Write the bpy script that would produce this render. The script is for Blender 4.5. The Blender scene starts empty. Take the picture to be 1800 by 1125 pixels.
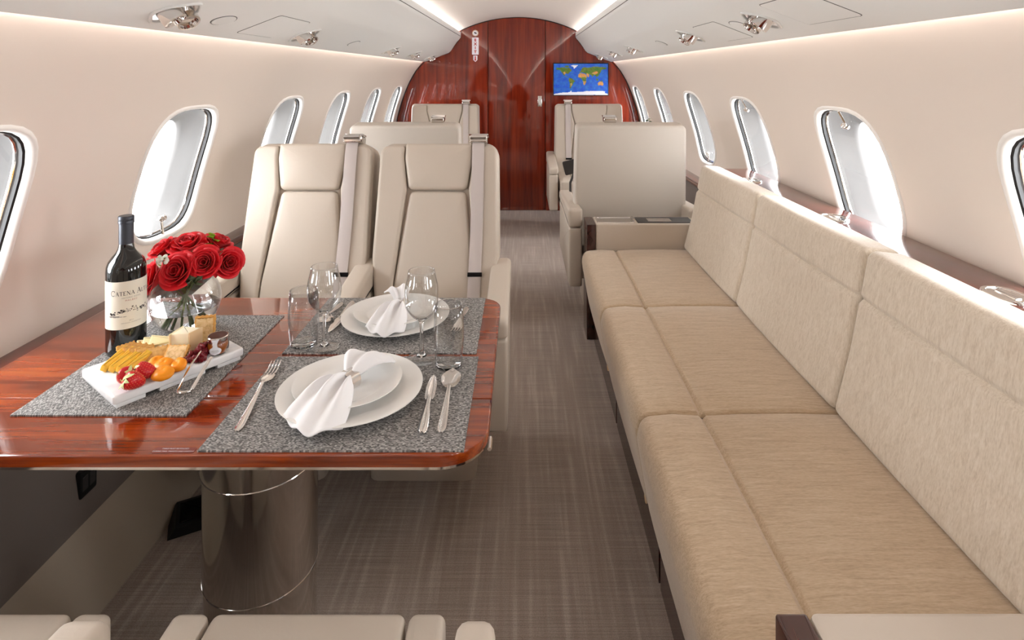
import bpy, bmesh, math, random
from math import pi, sin, cos, radians as R
from mathutils import Vector, Matrix
random.seed(7)
C = bpy.context.scene.collection
S = bpy.context.scene

# ------------------------------------------------------------------ camera, world, light, exposure
CX, CH, F, VX, VY = 0.045, 1.335, 1030.0, 919.0, 129.0
cam_d = bpy.data.cameras.new('camera'); cam = bpy.data.objects.new('camera', cam_d); C.objects.link(cam)
cam.location = (CX, 0, CH); cam.rotation_euler = (pi/2, 0, 0)
cam_d.sensor_width = 36; cam_d.lens = 36*F/1800
cam_d.shift_x = -(VX-900)/1800; cam_d.shift_y = -(562.5-VY)/1800
cam_d.clip_start = .05; cam_d.clip_end = 200
S.camera = cam
SKY = 17.0
EXPOSURE = 0.26
COVE_W, WASH_W = 48.0, 3.8
w = bpy.data.worlds.new('sky'); S.world = w; w.use_nodes = True
wn = w.node_tree.nodes; wl = w.node_tree.links
bgn = wn['Background']; bgn.inputs[0].default_value = (.965, .98, 1, 1); bgn.inputs[1].default_value = SKY
S.view_settings.view_transform = 'Standard'; S.view_settings.look = 'None'
S.view_settings.exposure = EXPOSURE; S.view_settings.gamma = 1; S.view_settings.use_curve_mapping = False

def area(name, loc, direction, sx, sy, power, col=(1, 1, 1), portal=False, yaxis=(0, 1, 0)):
    l = bpy.data.lights.new(name, 'AREA'); l.shape = 'RECTANGLE'; l.size = sx; l.size_y = sy
    l.energy = power; l.color = col
    if portal: l.cycles.is_portal = True
    o = bpy.data.objects.new(name, l); C.objects.link(o)
    z = -Vector(direction).normalized(); y = Vector(yaxis).normalized(); x = y.cross(z).normalized(); y = z.cross(x)
    o.matrix_world = Matrix(((x.x, y.x, z.x, loc[0]), (x.y, y.y, z.y, loc[1]), (x.z, y.z, z.z, loc[2]), (0, 0, 0, 1)))
    return o
YB, Y0 = 5.706, -2.3         # forward bulkhead, rear bulkhead
YM, YL = (YB+Y0)/2, YB-Y0
for s in (-1, 1):
    area('cove_light', (s*.622, YM, 1.715), (-s*.75, 0, 1), .022, YL-.02, COVE_W, (1, .93, .88))
    area('wash_light', (s*.902, YM, 1.462), (s*1, 0, -.55), .012, YL-.02, WASH_W, (1, .84, .77))

# ------------------------------------------------------------------ helpers: pixel of the 1800x1125 photo -> point on a real plane
def on(px, py, z):
    Y = (CH-z)*F/(py-VY); return Vector((CX+(px-VX)*Y/F, Y, z))
def at(px, py, Y):
    return Vector((CX+(px-VX)*Y/F, Y, CH-(py-VY)*Y/F))

def lin(c):
    return tuple((v/255/12.92 if v/255 <= .04045 else ((v/255+.055)/1.055)**2.4) for v in c)+(1,)

MATS = {}
def mat(name, col, rough=.5, metal=0, coat=0, sheen=0, trans=0, ior=1.45, bump=None, sss=0, spec=.5, emit=0):
    m = bpy.data.materials.new(name); m.use_nodes = True
    n = m.node_tree.nodes; l = m.node_tree.links; b = n['Principled BSDF']
    b.inputs['Base Color'].default_value = lin(col); b.inputs['Roughness'].default_value = rough
    b.inputs['Metallic'].default_value = metal; b.inputs['Coat Weight'].default_value = coat
    b.inputs['Coat Roughness'].default_value = .02
    b.inputs['Sheen Weight'].default_value = sheen; b.inputs['Transmission Weight'].default_value = trans
    b.inputs['IOR'].default_value = ior; b.inputs['Specular IOR Level'].default_value = spec
    if sss: b.inputs['Subsurface Weight'].default_value = sss; b.inputs['Subsurface Scale'].default_value = .01
    if emit: b.inputs['Emission Color'].default_value = lin(col); b.inputs['Emission Strength'].default_value = emit
    if bump:
        t = n.new('ShaderNodeTexCoord'); no = n.new('ShaderNodeTexNoise'); no.inputs['Scale'].default_value = bump[0]; no.inputs['Detail'].default_value = 4
        bu = n.new('ShaderNodeBump'); bu.inputs['Strength'].default_value = bump[1]; bu.inputs['Distance'].default_value = bump[2] if len(bump) > 2 else .002
        l.new(t.outputs['Object'], no.inputs['Vector']); l.new(no.outputs['Fac'], bu.inputs['Height']); l.new(bu.outputs['Normal'], b.inputs['Normal'])
    MATS[name] = m; return m

def ramp(n, stops):
    r = n.new('ShaderNodeValToRGB'); e = r.color_ramp.elements
    while len(e) < len(stops): e.new(.5)
    for k, (p, c) in enumerate(stops): e[k].position = p; e[k].color = lin(c)
    return r

def noise_mat(name, scale, stops, rough, nscale=3, detail=6, dist=.4, coat=0, sheen=0, bump=0, bdist=.001, fine=None, spec=.5, sss=0):
    """colour from noise stretched by scale (grain / weave / marbling)"""
    m = mat(name, stops[0][1], rough, coat=coat, sheen=sheen, spec=spec, sss=sss); n = m.node_tree.nodes; l = m.node_tree.links; b = n['Principled BSDF']
    t = n.new('ShaderNodeTexCoord'); mp = n.new('ShaderNodeMapping'); mp.inputs['Scale'].default_value = scale
    l.new(t.outputs['Object'], mp.inputs['Vector'])
    no = n.new('ShaderNodeTexNoise'); no.inputs['Scale'].default_value = nscale; no.inputs['Detail'].default_value = detail; no.inputs['Distortion'].default_value = dist
    l.new(mp.outputs[0], no.inputs['Vector'])
    r = ramp(n, stops); src = no.outputs['Fac']
    if fine:
        mp2 = n.new('ShaderNodeMapping'); mp2.inputs['Scale'].default_value = fine[0]; l.new(t.outputs['Object'], mp2.inputs['Vector'])
        n2 = n.new('ShaderNodeTexNoise'); n2.inputs['Scale'].default_value = 1; n2.inputs['Detail'].default_value = 3; l.new(mp2.outputs[0], n2.inputs['Vector'])
        mx = n.new('ShaderNodeMix'); mx.inputs[0].default_value = fine[1]; l.new(src, mx.inputs[2]); l.new(n2.outputs['Fac'], mx.inputs[3]); src = mx.outputs[0]
    l.new(src, r.inputs['Fac']); l.new(r.outputs['Color'], b.inputs['Base Color'])
    if bump:
        bu = n.new('ShaderNodeBump'); bu.inputs['Strength'].default_value = bump; bu.inputs['Distance'].default_value = bdist
        l.new(src, bu.inputs['Height']); l.new(bu.outputs['Normal'], b.inputs['Normal'])
    return m

def weave_mat(name):
    m = mat(name, (128, 126, 124), .75); n = m.node_tree.nodes; l = m.node_tree.links; b = n['Principled BSDF']
    t = n.new('ShaderNodeTexCoord'); mp = n.new('ShaderNodeMapping'); mp.inputs['Scale'].default_value = (300, 620, 1); l.new(t.outputs['Object'], mp.inputs['Vector'])
    fl = n.new('ShaderNodeVectorMath'); fl.operation = 'FLOOR'; l.new(mp.outputs[0], fl.inputs[0])
    wn_ = n.new('ShaderNodeTexWhiteNoise'); wn_.noise_dimensions = '2D'; l.new(fl.outputs[0], wn_.inputs['Vector'])
    r = ramp(n, [(0, (78, 76, 75)), (.38, (108, 106, 104)), (.62, (138, 135, 132)), (1, (186, 183, 179))]); l.new(wn_.outputs['Value'], r.inputs['Fac'])
    l.new(r.outputs['Color'], b.inputs['Base Color'])
    bu = n.new('ShaderNodeBump'); bu.inputs['Strength'].default_value = .4; bu.inputs['Distance'].default_value = .001; l.new(wn_.outputs['Value'], bu.inputs['Height']); l.new(bu.outputs['Normal'], b.inputs['Normal'])
    return m

def carpet_mat(name):
    m = mat(name, (120, 108, 98), .95, sheen=.3); n = m.node_tree.nodes; l = m.node_tree.links; b = n['Principled BSDF']
    t = n.new('ShaderNodeTexCoord')
    def nz(scale, sc=1, det=2):
        mp = n.new('ShaderNodeMapping'); mp.inputs['Scale'].default_value = scale; l.new(t.outputs['Object'], mp.inputs['Vector'])
        no = n.new('ShaderNodeTexNoise'); no.inputs['Scale'].default_value = sc; no.inputs['Detail'].default_value = det; l.new(mp.outputs[0], no.inputs['Vector']); return no.outputs['Fac']
    st = nz((55, 2.2, 1), 1, 3); pile = nz((330, 330, 1), 1, 2); rows = nz((4, 260, 1), 1, 1)
    r1 = ramp(n, [(.40, (176, 158, 145)), (.56, (184, 167, 154)), (.68, (200, 184, 172))]); l.new(st, r1.inputs['Fac'])
    r2 = ramp(n, [(.3, (188, 188, 188)), (.7, (255, 255, 255))]); 
    mx0 = n.new('ShaderNodeMix'); mx0.inputs[0].default_value = .5; l.new(pile, mx0.inputs[2]); l.new(rows, mx0.inputs[3]); l.new(mx0.outputs[0], r2.inputs['Fac'])
    mx = n.new('ShaderNodeMix'); mx.data_type = 'RGBA'; mx.blend_type = 'MULTIPLY'; mx.inputs[0].default_value = 1
    l.new(r1.outputs['Color'], mx.inputs[6]); l.new(r2.outputs['Color'], mx.inputs[7]); l.new(mx.outputs[2], b.inputs['Base Color'])
    ad = n.new('ShaderNodeMath'); ad.operation = 'ADD'; l.new(st, ad.inputs[0]); l.new(mx0.outputs[0], ad.inputs[1])
    bu = n.new('ShaderNodeBump'); bu.inputs['Strength'].default_value = .6; bu.inputs['Distance'].default_value = .004; l.new(ad.outputs[0], bu.inputs['Height']); l.new(bu.outputs['Normal'], b.inputs['Normal'])
    return m

def pane_mat(name, refl=.10, tint=(1, 1, 1, 1), floor_=.03, solid=0):
    m = bpy.data.materials.new(name); m.use_nodes = True; n = m.node_tree.nodes; l = m.node_tree.links; n.remove(n['Principled BSDF'])
    tr = n.new('ShaderNodeBsdfTransparent'); gl = n.new('ShaderNodeBsdfGlossy'); gl.inputs['Roughness'].default_value = .02
    tr.inputs['Color'].default_value = tint; lw = n.new('ShaderNodeLayerWeight'); lw.inputs['Blend'].default_value = .5
    pw = n.new('ShaderNodeMath'); pw.operation = 'POWER'; pw.inputs[1].default_value = 4; l.new(lw.outputs['Facing'], pw.inputs[0])
    ma = n.new('ShaderNodeMath'); ma.operation = 'MULTIPLY_ADD'; ma.inputs[1].default_value = refl*3; ma.inputs[2].default_value = floor_; l.new(pw.outputs[0], ma.inputs[0])
    mx = n.new('ShaderNodeMixShader'); l.new(ma.outputs[0], mx.inputs[0]); l.new(tr.outputs[0], mx.inputs[1]); l.new(gl.outputs[0], mx.inputs[2])
    if solid:
        gs = n.new('ShaderNodeBsdfGlass'); gs.inputs['Roughness'].default_value = 0; gs.inputs['IOR'].default_value = 1.45
        m2 = n.new('ShaderNodeMixShader'); m2.inputs[0].default_value = solid; l.new(mx.outputs[0], m2.inputs[1]); l.new(gs.outputs[0], m2.inputs[2]); mx = m2
    l.new(mx.outputs[0], n['Material Output'].inputs['Surface']); MATS[name] = m; return m

def vcol_mat(name, rough=.2, emit=.6):
    m = mat(name, (40, 90, 200), rough); n = m.node_tree.nodes; l = m.node_tree.links; b = n['Principled BSDF']
    a = n.new('ShaderNodeVertexColor'); a.layer_name = 'map'; l.new(a.outputs['Color'], b.inputs['Base Color'])
    l.new(a.outputs['Color'], b.inputs['Emission Color']); b.inputs['Emission Strength'].default_value = emit
    return m

M_WALL = mat('wall_lining', (227, 216.5, 206.5), .75, spec=.2)
M_CEIL = mat('ceiling_lining', (236, 228, 221), .8, spec=.2)
M_PSU = mat('valance_panel', (233, 233, 230), .6, spec=.3)
M_LEATHER = mat('cream_leather', (201, 189, 175), .42, bump=(160, .12, .002))
M_LEATHER2 = mat('grey_cream_shell', (203, 194, 183), .5)
M_SEAM = mat('dark_seam', (70, 58, 48), .8)
M_TRIMW = mat('white_trim', (238, 236, 232), .35)
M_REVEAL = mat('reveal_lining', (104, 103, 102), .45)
M_BLACK = mat('black_rubber', (16, 16, 18), .5)
M_BLACKG = mat('black_gloss', (10, 10, 12), .2)
M_CHROME = mat('chrome', (225, 222, 220), .09, metal=1)
M_STEEL = mat('brushed_steel', (216, 212, 207), .09, metal=1)
M_SILVER = mat('silver_cutlery', (226, 223, 220), .13, metal=1)
M_BELT = mat('belt_webbing', (200, 190, 186), .7, bump=(500, .2))
M_WOODX = noise_mat('mahogany_table', (1.2, 14, 14), [(.28, (62, 20, 6)), (.45, (112, 40, 9)), (.6, (148, 60, 14)), (.78, (174, 86, 28))], .12, 2.2, 6, .8, coat=.8, fine=((6, 260, 260), .25))
M_WOODZ = noise_mat('mahogany_bulkhead', (13, 13, .8), [(.3, (84, 22, 10)), (.5, (128, 40, 20)), (.68, (152, 54, 28)), (.85, (160, 74, 44))], .06, 1.8, 6, .6, coat=.9, fine=((240, 240, 5), .25))
M_WOODY = noise_mat('mahogany_ledge', (14, .8, 14), [(.3, (52, 18, 12)), (.55, (92, 34, 22)), (.8, (128, 60, 42))], .2, 2, 6, .6, coat=.8)
M_WOODD = noise_mat('dark_wood', (14, 1, 14), [(.3, (44, 22, 18)), (.6, (66, 34, 27)), (.85, (84, 46, 36))], .25, 2, 6, .6, coat=.5)
M_FABX_SHADED = noise_mat('chenille_seat_shaded', (5, 60, 60), [(.28, (170, 145, 116)), (.5, (196, 173, 144)), (.74, (214, 195, 170))], .95, 2.2, 6, 1.0, sheen=.5, bump=.5, bdist=.0015, fine=((90, 420, 420), .45), spec=.2)  # one sofa fabric: the seats' darker look under the light is painted in
M_FABZ_LIT = noise_mat('chenille_back_lit', (60, 60, 5), [(.28, (192, 175, 154)), (.5, (215, 201, 182)), (.74, (230, 219, 204))], .95, 2.2, 6, 1.0, sheen=.5, bump=.5, bdist=.0015, fine=((420, 420, 90), .45), spec=.2)  # same chenille as the seats, brighter lit tone put into the colour
M_CARPET = carpet_mat('carpet_loop')
M_MAT = weave_mat('woven_placemat')
M_PANE = pane_mat('window_pane', .10)
M_CHINA = mat('white_china', (240, 238, 234), .12, coat=.5)
M_NAPKIN = mat('white_linen', (240, 239, 240), .9, sheen=.3, bump=(700, .15, .001))
M_GLASS = mat('clear_glass', (255, 255, 255), .0, trans=1, ior=1.45)
M_THIN = pane_mat('thin_glass', .42, (.975, .98, .98, 1), .065)
M_GLASSV = M_THIN
M_WATER = mat('vase_water', (250, 253, 255), .0, trans=1, ior=1.33)
M_BOTTLE = mat('dark_bottle_glass', (14, 16, 16), .06, coat=.6)
M_CAPS = mat('bottle_capsule', (66, 70, 78), .35, metal=.4)
M_PAPER = mat('label_paper', (228, 224, 210), .7)
M_INK = mat('label_ink', (52, 48, 48), .7)
M_INKG = mat('label_ink_grey', (150, 147, 140), .7)
M_INKR = mat('label_ink_red', (170, 90, 76), .7)
M_GOLD = mat('yellow_seal', (200, 190, 40), .4)
M_ROSE = mat('rose_petal', (212, 6, 26), .55, sheen=.06)
M_ROSE2 = mat('rose_petal_dark', (184, 3, 18), .55, sheen=.06)
M_STEM = mat('rose_stem', (92, 104, 58), .55)
M_LEAF = mat('leaf_green', (84, 104, 72), .5)
M_LEAFB = mat('bright_leaf', (140, 176, 40), .5)
M_WHITEF = mat('white_blossom', (232, 236, 224), .7)
M_MARBLE = noise_mat('white_marble', (6, 6, 6), [(.3, (214, 216, 220)), (.48, (236, 236, 236)), (1, (246, 245, 243))], .3, 1.5, 6, 1.5)
M_CHEESEY = mat('yellow_cheese', (238, 190, 66), .45, sss=.15)
M_CHEESEW = mat('white_cheese', (238, 224, 176), .5, sss=.15)
M_BRIE = mat('brie_paste', (246, 234, 204), .5, sss=.15)
M_RIND = mat('cheese_rind', (222, 190, 146), .7)
M_CRACK = noise_mat('cracker_crumb', (1, 1, 1), [(.3, (196, 148, 82)), (.55, (220, 178, 112)), (.8, (232, 198, 140))], .85, 140, 3, 0, bump=.5, bdist=.001)
M_CRUST = mat('cracker_edge', (216, 160, 84), .8, bump=(200, .5, .002))
M_TOAST = noise_mat('toast_crumb', (1, 1, 1), [(.25, (176, 132, 78)), (.5, (222, 188, 136)), (.8, (234, 208, 164))], .85, 120, 4, .5, bump=.6, bdist=.001)
M_APR = mat('dried_apricot', (242, 150, 16), .38, sss=.2, bump=(60, .35, .004))
M_STRAW = mat('strawberry_flesh', (196, 18, 30), .3)
M_SEED = mat('strawberry_seed', (226, 150, 90), .5)
M_CALYX = mat('strawberry_calyx', (206, 212, 150), .6)
M_CRAN = mat('dried_cranberry', (112, 14, 26), .28, bump=(220, .6, .003))
M_HONEY = mat('amber_honey', (206, 112, 30), .08, trans=.25, ior=1.4)
M_LID = mat('jar_lid_brown', (88, 62, 54), .35, metal=.5)
M_WLABEL = mat('white_sticker', (232, 234, 240), .5)
M_RED = mat('sign_red', (200, 30, 36), .5)
M_SIGN = mat('sign_white', (236, 232, 238), .4, emit=.15)
M_DARKGREY = mat('dark_grey_plastic', (60, 58, 58), .4)
M_LOWER = mat('lower_sidewall', (176, 163, 146), .6)
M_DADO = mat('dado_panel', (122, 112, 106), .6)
M_MAP = vcol_mat('map_screen', .15, .30)

# ------------------------------------------------------------------ mesh helpers
def new(): return bmesh.new()
def obj(name, bm, m, parent=None, loc=None, rot=None, ang=35, recalc=True, kind=None):
    if recalc: bmesh.ops.recalc_face_normals(bm, faces=bm.faces[:])
    me = bpy.data.meshes.new(name); bm.to_mesh(me); bm.free()
    for p in me.polygons: p.use_smooth = True
    if ang < 180: me.set_sharp_from_angle(angle=R(ang))
    for mm in (m if isinstance(m, (list, tuple)) else [m]): me.materials.append(mm)
    o = bpy.data.objects.new(name, me); C.objects.link(o)
    if parent is not None: o.parent = parent
    if loc is not None: o.location = loc
    if rot is not None: o.rotation_euler = rot
    if kind: o['kind'] = kind
    return o
def tag(o, label, cat=None, group=None):
    o['label'] = label
    if cat: o['category'] = cat
    if group: o['group'] = group
    return o
def thing(name, label, cat, loc=(0, 0, 0), rz=0, group=None, M=None):
    o = bpy.data.objects.new(name, None); o.empty_display_size = .05; C.objects.link(o)
    if M is not None: o.matrix_world = M
    else: o.location = loc; o.rotation_euler = (0, 0, rz)
    return tag(o, label, cat, group)
def struct(name, bm, m, label=None, ang=35, parent=None):
    o = obj(name, bm, m, parent, ang=ang); o['kind'] = 'structure'
    if label: o['label'] = label
    return o
def dup(root, **kw):
    r = root.copy(); C.objects.link(r)
    for ch in list(root.children):
        c = ch.copy(); C.objects.link(c); c.parent = r; c.matrix_parent_inverse = ch.matrix_parent_inverse.copy()
        for g in ch.children:
            d = g.copy(); C.objects.link(d); d.parent = c
    for k, v in kw.items():
        if k == 'label': r['label'] = v
        else: setattr(r, k, v)
    return r

def rpoly(pts, r, n=5):
    """polygon with rounded corners"""
    out = []; N = len(pts); rs = r if isinstance(r, (list, tuple)) else [r]*N
    for i in range(N):
        p = Vector(pts[i]); a = Vector(pts[i-1]); b = Vector(pts[(i+1) % N]); rr = rs[i]
        da = (a-p); db = (b-p); la, lb = da.length, db.length
        if rr <= 1e-6: out.append((p.x, p.y)); continue
        da.normalize(); db.normalize(); th = da.angle(db); t = min(rr/math.tan(th/2), la*.49, lb*.49)
        A = p+da*t; B = p+db*t
        w_ = sin(th/2)   # rational quadratic: exact circle arc
        for k in range(n+1):
            u = k/n; d = (1-u)**2+2*u*(1-u)*w_+u*u
            q = (A*(1-u)**2+p*(2*u*(1-u)*w_)+B*u*u)/d; out.append((q.x, q.y))
    return out
def rect(x0, x1, y0, y1): return [(x0, y0), (x1, y0), (x1, y1), (x0, y1)]
def ccw(o):
    a = sum(o[i-1][0]*o[i][1]-o[i][0]*o[i-1][1] for i in range(len(o))); return o if a > 0 else o[::-1]
def inset(o, d):
    if abs(d) < 1e-9: return list(o)
    N = len(o); out = []
    for i in range(N):
        p = Vector(o[i]); e1 = p-Vector(o[i-1]); e2 = Vector(o[(i+1) % N])-p
        if e1.length < 1e-9: e1 = e2
        if e2.length < 1e-9: e2 = e1
        n1 = Vector((-e1.y, e1.x)).normalized(); n2 = Vector((-e2.y, e2.x)).normalized()
        k = 1+n1.dot(n2); m = (n1+n2)/max(k, .3); q = p+m*d; out.append((q.x, q.y))
    return out
def prism(bm, outline, z0, z1, rb=0, rt=0, seg=3, crown=0, M=None, caps=True, mi=0, mid=0):
    o = ccw(outline); N = len(o); lv = []
    if rb: lv += [(inset(o, rb*(1-sin(k/seg*pi/2))), z0+rb*(1-cos(k/seg*pi/2))) for k in range(seg+1)]
    else: lv.append((o, z0))
    if rb and caps: lv.insert(0, (inset(o, rb+.002), z0)); 
    for k in range(mid): lv.append((o, lv[-1][1]+(z1-rt-lv[-1][1])/(mid+1-k)))
    if rt: lv += [(inset(o, rt*(1-cos(k/seg*pi/2))), z1-rt*(1-sin(k/seg*pi/2))) for k in range(seg+1)]
    else: lv.append((o, z1))
    if rt and not crown: lv.append((inset(o, rt+.002), z1))
    T = (lambda v: M @ Vector(v)) if M is not None else Vector
    bx = [p[0] for p in o]; by = [p[1] for p in o]; mx_, my_ = (max(bx)+min(bx))/2, (max(by)+min(by))/2; ax, ay = (max(bx)-min(bx))/2, (max(by)-min(by))/2
    def dome(x, y): return crown*max(0, 1-((x-mx_)/ax)**2)**.8*max(0, 1-((y-my_)/ay)**2)**.8 if crown else 0
    nb = (seg+2 if caps else seg+1) if rb else 1; nt = len(lv)-nb
    rings = [[bm.verts.new(T((x, y, z+(dome(x, y)*(i-nb)/max(1, nt-1) if i >= nb else 0)))) for x, y in ol] for i, (ol, z) in enumerate(lv)]
    def br(a, b):
        for i in range(N):
            try: bm.faces.new((a[i-1], a[i], b[i], b[i-1])).material_index = mi
            except ValueError: pass
    for a, b in zip(rings, rings[1:]): br(a, b)
    if caps: bm.faces.new(rings[0][::-1]).material_index = mi
    if crown:
        ol, z = lv[-1]; cx = sum(p[0] for p in ol)/N; cy = sum(p[1] for p in ol)/N; last = rings[-1]
        for f in (.9, .78, .62, .45, .28, .12):
            rg = [bm.verts.new(T((cx+(x-cx)*f, cy+(y-cy)*f, z+dome(cx+(x-cx)*f, cy+(y-cy)*f)))) for x, y in ol]; br(last, rg); last = rg
        c = bm.verts.new(T((cx, cy, z+dome(cx, cy))))
        for i in range(N): bm.faces.new((last[i-1], last[i], c)).material_index = mi
    elif caps: bm.faces.new(rings[-1]).material_index = mi
    return bm
# axis maps: outline (a,b) + height h
MXZ_Y = Matrix(((1, 0, 0, 0), (0, 0, 1, 0), (0, 1, 0, 0), (0, 0, 0, 1)))     # outline in XZ, extruded along Y
MYZ_X = Matrix(((0, 0, 1, 0), (1, 0, 0, 0), (0, 1, 0, 0), (0, 0, 0, 1)))     # outline in YZ, extruded along X
def box(bm, x0, x1, y0, y1, z0, z1, r=0, M=None, mi=0):
    return prism(bm, rpoly(rect(x0, x1, y0, y1), r, 3) if r else rect(x0, x1, y0, y1), z0, z1, r*.7, r*.7, 2, M=M, mi=mi)
def lathe(bm, prof, n=40, M=None, mi=0):
    T = (lambda v: M @ Vector(v)) if M is not None else Vector
    rings = []
    for r, z in prof:
        if r < 1e-6: rings.append([bm.verts.new(T((0, 0, z)))])
        else: rings.append([bm.verts.new(T((r*cos(2*pi*k/n), r*sin(2*pi*k/n), z))) for k in range(n)])
    for a, b in zip(rings, rings[1:]):
        for k in range(n):
            k2 = (k+1) % n
            if len(a) == 1 and len(b) == 1: continue
            f = (a[0], b[k], b[k2]) if len(a) == 1 else (a[k], a[k2], b[0]) if len(b) == 1 else (a[k], a[k2], b[k2], b[k])
            bm.faces.new(f).material_index = mi
    return bm
def tube(bm, pts, rad, n=8, caps=True, flat=1.0, up=None, closed=False, mi=0):
    pts = [Vector(p) for p in pts]; N = len(pts); rings = []
    ref = Vector(up) if up else Vector((0, 0, 1))
    prev = None
    for i, p in enumerate(pts):
        if closed: d = pts[(i+1) % N]-pts[i-1]
        else: d = pts[min(i+1, N-1)]-pts[max(i-1, 0)]
        d.normalize()
        if prev is None:
            s = d.cross(ref)
            if s.length < 1e-3: s = d.cross(Vector((1, 0, 0)))
        else: s = prev-d*prev.dot(d)
        s.normalize(); prev = s; u = s.cross(d).normalized()
        r = rad[i] if isinstance(rad, list) else rad
        rs, ru = (r if isinstance(r, tuple) else (r, r*flat))
        rings.append([bm.verts.new(p+s*cos(2*pi*k/n)*rs+u*sin(2*pi*k/n)*ru) for k in range(n)])
    prs = list(zip(rings, rings[1:]))+([(rings[-1], rings[0])] if closed else [])
    for a, b in prs:
        for k in range(n): bm.faces.new((a[k-1], a[k], b[k], b[k-1])).material_index = mi
    if caps and not closed:
        bm.faces.new(rings[0][::-1]).material_index = mi; bm.faces.new(rings[-1]).material_index = mi
    return bm
def grid(bm, fn, nu, nv, mi=0):
    g = [[bm.verts.new(fn(i/nu, j/nv)) for j in range(nv+1)] for i in range(nu+1)]
    for i in range(nu):
        for j in range(nv): bm.faces.new((g[i][j], g[i+1][j], g[i+1][j+1], g[i][j+1])).material_index = mi
    return g
def solidify(bm, t):
    bmesh.ops.recalc_face_normals(bm, faces=bm.faces[:]); bmesh.ops.solidify(bm, geom=bm.faces[:], thickness=t); return bm
def spline(P, n):
    """catmull-rom through points"""
    out = []; P = [Vector(p) for p in P]
    for i in range(len(P)-1):
        p0 = P[max(i-1, 0)]; p1 = P[i]; p2 = P[i+1]; p3 = P[min(i+2, len(P)-1)]
        for k in range(n):
            t = k/n; out.append(.5*((2*p1)+(p2-p0)*t+(2*p0-5*p1+4*p2-p3)*t*t+(3*p1-p0-3*p2+p3)*t**3))
    out.append(P[-1]); return out
_txt = {}
def text_mesh(s, size, bold=0.0, spacing=1.0):
    c = bpy.data.curves.new('lettering', 'FONT'); c.body = s; c.size = size; c.align_x = 'CENTER'; c.align_y = 'CENTER'; c.space_character = spacing; c.resolution_u = 3; c.offset = bold
    o = bpy.data.objects.new('lettering', c); C.objects.link(o); bpy.context.view_layer.update()
    me = bpy.data.meshes.new_from_object(o.evaluated_get(bpy.context.evaluated_depsgraph_get()))
    bpy.data.objects.remove(o); bm = bmesh.new(); bm.from_mesh(me); bpy.data.meshes.remove(me); bpy.data.curves.remove(c)
    bmesh.ops.triangulate(bm, faces=bm.faces[:]); return bm
def merge(dst, src, M, mi=0):
    mp = {v: dst.verts.new(M @ v.co if not callable(M) else M(v.co)) for v in src.verts}
    for f in src.faces:
        try: dst.faces.new([mp[v] for v in f.verts]).material_index = mi
        except ValueError: pass
    src.free()

# ------------------------------------------------------------------ the cabin shell
bm = new(); box(bm, -1.25, 1.25, Y0-.05, YB+.2, -.05, 0)
struct('floor', bm, M_CARPET, 'brown-grey loop pile carpet with fine lengthwise streaks')

PROF = [(1.09, .17), (1.12, .38), (1.155, .57), (1.18, .71), (1.19, .80), (1.18, .90), (1.15, 1.015), (1.112, 1.13), (1.062, 1.25), (.995, 1.365), (.905, 1.472), (.80, 1.57), (.70, 1.66), (.62, 1.725)]
_pp = spline(PROF, 12); _cl = [0]
for a, b in zip(_pp, _pp[1:]): _cl.append(_cl[-1]+(b-a).length)
def prof(s):
    for i in range(len(_cl)-1):
        if s <= _cl[i+1] or i == len(_cl)-2:
            t = (s-_cl[i])/(_cl[i+1]-_cl[i]); p = _pp[i].lerp(_pp[i+1], t); d = (_pp[i+1]-_pp[i]).normalized(); return p.x, p.y, d
def s_at(z):
    for i in range(len(_cl)-1):
        if _pp[i].y <= z <= _pp[i+1].y: return _cl[i]+(_cl[i+1]-_cl[i])*(z-_pp[i].y)/(_pp[i+1].y-_pp[i].y)
S_MID, S_LO, S_HI, S_END = s_at(1.0), s_at(.68), s_at(1.32), _cl[-1]
def W(side, y, s, d=0):
    """point on the lining: along y, arc s, depth d outward"""
    x, z, t = prof(s); n = (t.y, -t.x); return Vector((side*(x+n[0]*d), y, z+n[1]*d))
WIN = {-1: [-1.29, -.46, .37, 1.20, 2.02, 2.87, 3.69, 4.53, 5.34], 1: [-1.38, -.55, .29, 1.12, 1.935, 2.79, 3.645, 4.52, 5.42]}
KS = 10
def square():
    q = []
    for k in range(KS): q.append((-1+2*k/KS, -1))
    for k in range(KS): q.append((1, -1+2*k/KS))
    for k in range(KS): q.append((1-2*k/KS, 1))
    for k in range(KS): q.append((-1, 1-2*k/KS))
    return q
SQ = square()
def loop(a, b, e=3.4):
    return [(a*x/(abs(x)**e+abs(y)**e)**(1/e), b*y/(abs(x)**e+abs(y)**e)**(1/e)) for x, y in SQ]
xn, zn, tn = prof(S_MID)
def wall(side):
    bm = new(); cs = WIN[side]; edges = [Y0]+[(a+b)/2 for a, b in zip(cs, cs[1:])]+[YB]
    for i, c in enumerate(cs):
        ya, yb = edges[i], edges[i+1]
        outer = [(ya+(yb-ya)*(x+1)/2, S_LO+(S_HI-S_LO)*(y+1)/2) for x, y in SQ]
        inner = [(c+x, S_MID+y) for x, y in loop(.203, .238)]
        rings = []
        for f in (0, .12, .3, .55, .78, 1): rings.append([bm.verts.new(W(side, a[0]+(b[0]-a[0])*f, a[1]+(b[1]-a[1])*f)) for a, b in zip(inner, outer)])
        for p, q in zip(rings, rings[1:]):
            for k in range(len(SQ)): bm.faces.new((p[k-1], p[k], q[k], q[k-1]))
        for lo, hi, nn in ((0, S_LO, 10), (S_HI, S_END, 14)):
            grid(bm, lambda u, v: W(side, ya+(yb-ya)*u, lo+(hi-lo)*v), KS, nn)
    bmesh.ops.remove_doubles(bm, verts=bm.verts[:], dist=1e-5)
    for f in bm.faces:
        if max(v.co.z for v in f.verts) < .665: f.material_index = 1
    return bm
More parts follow.
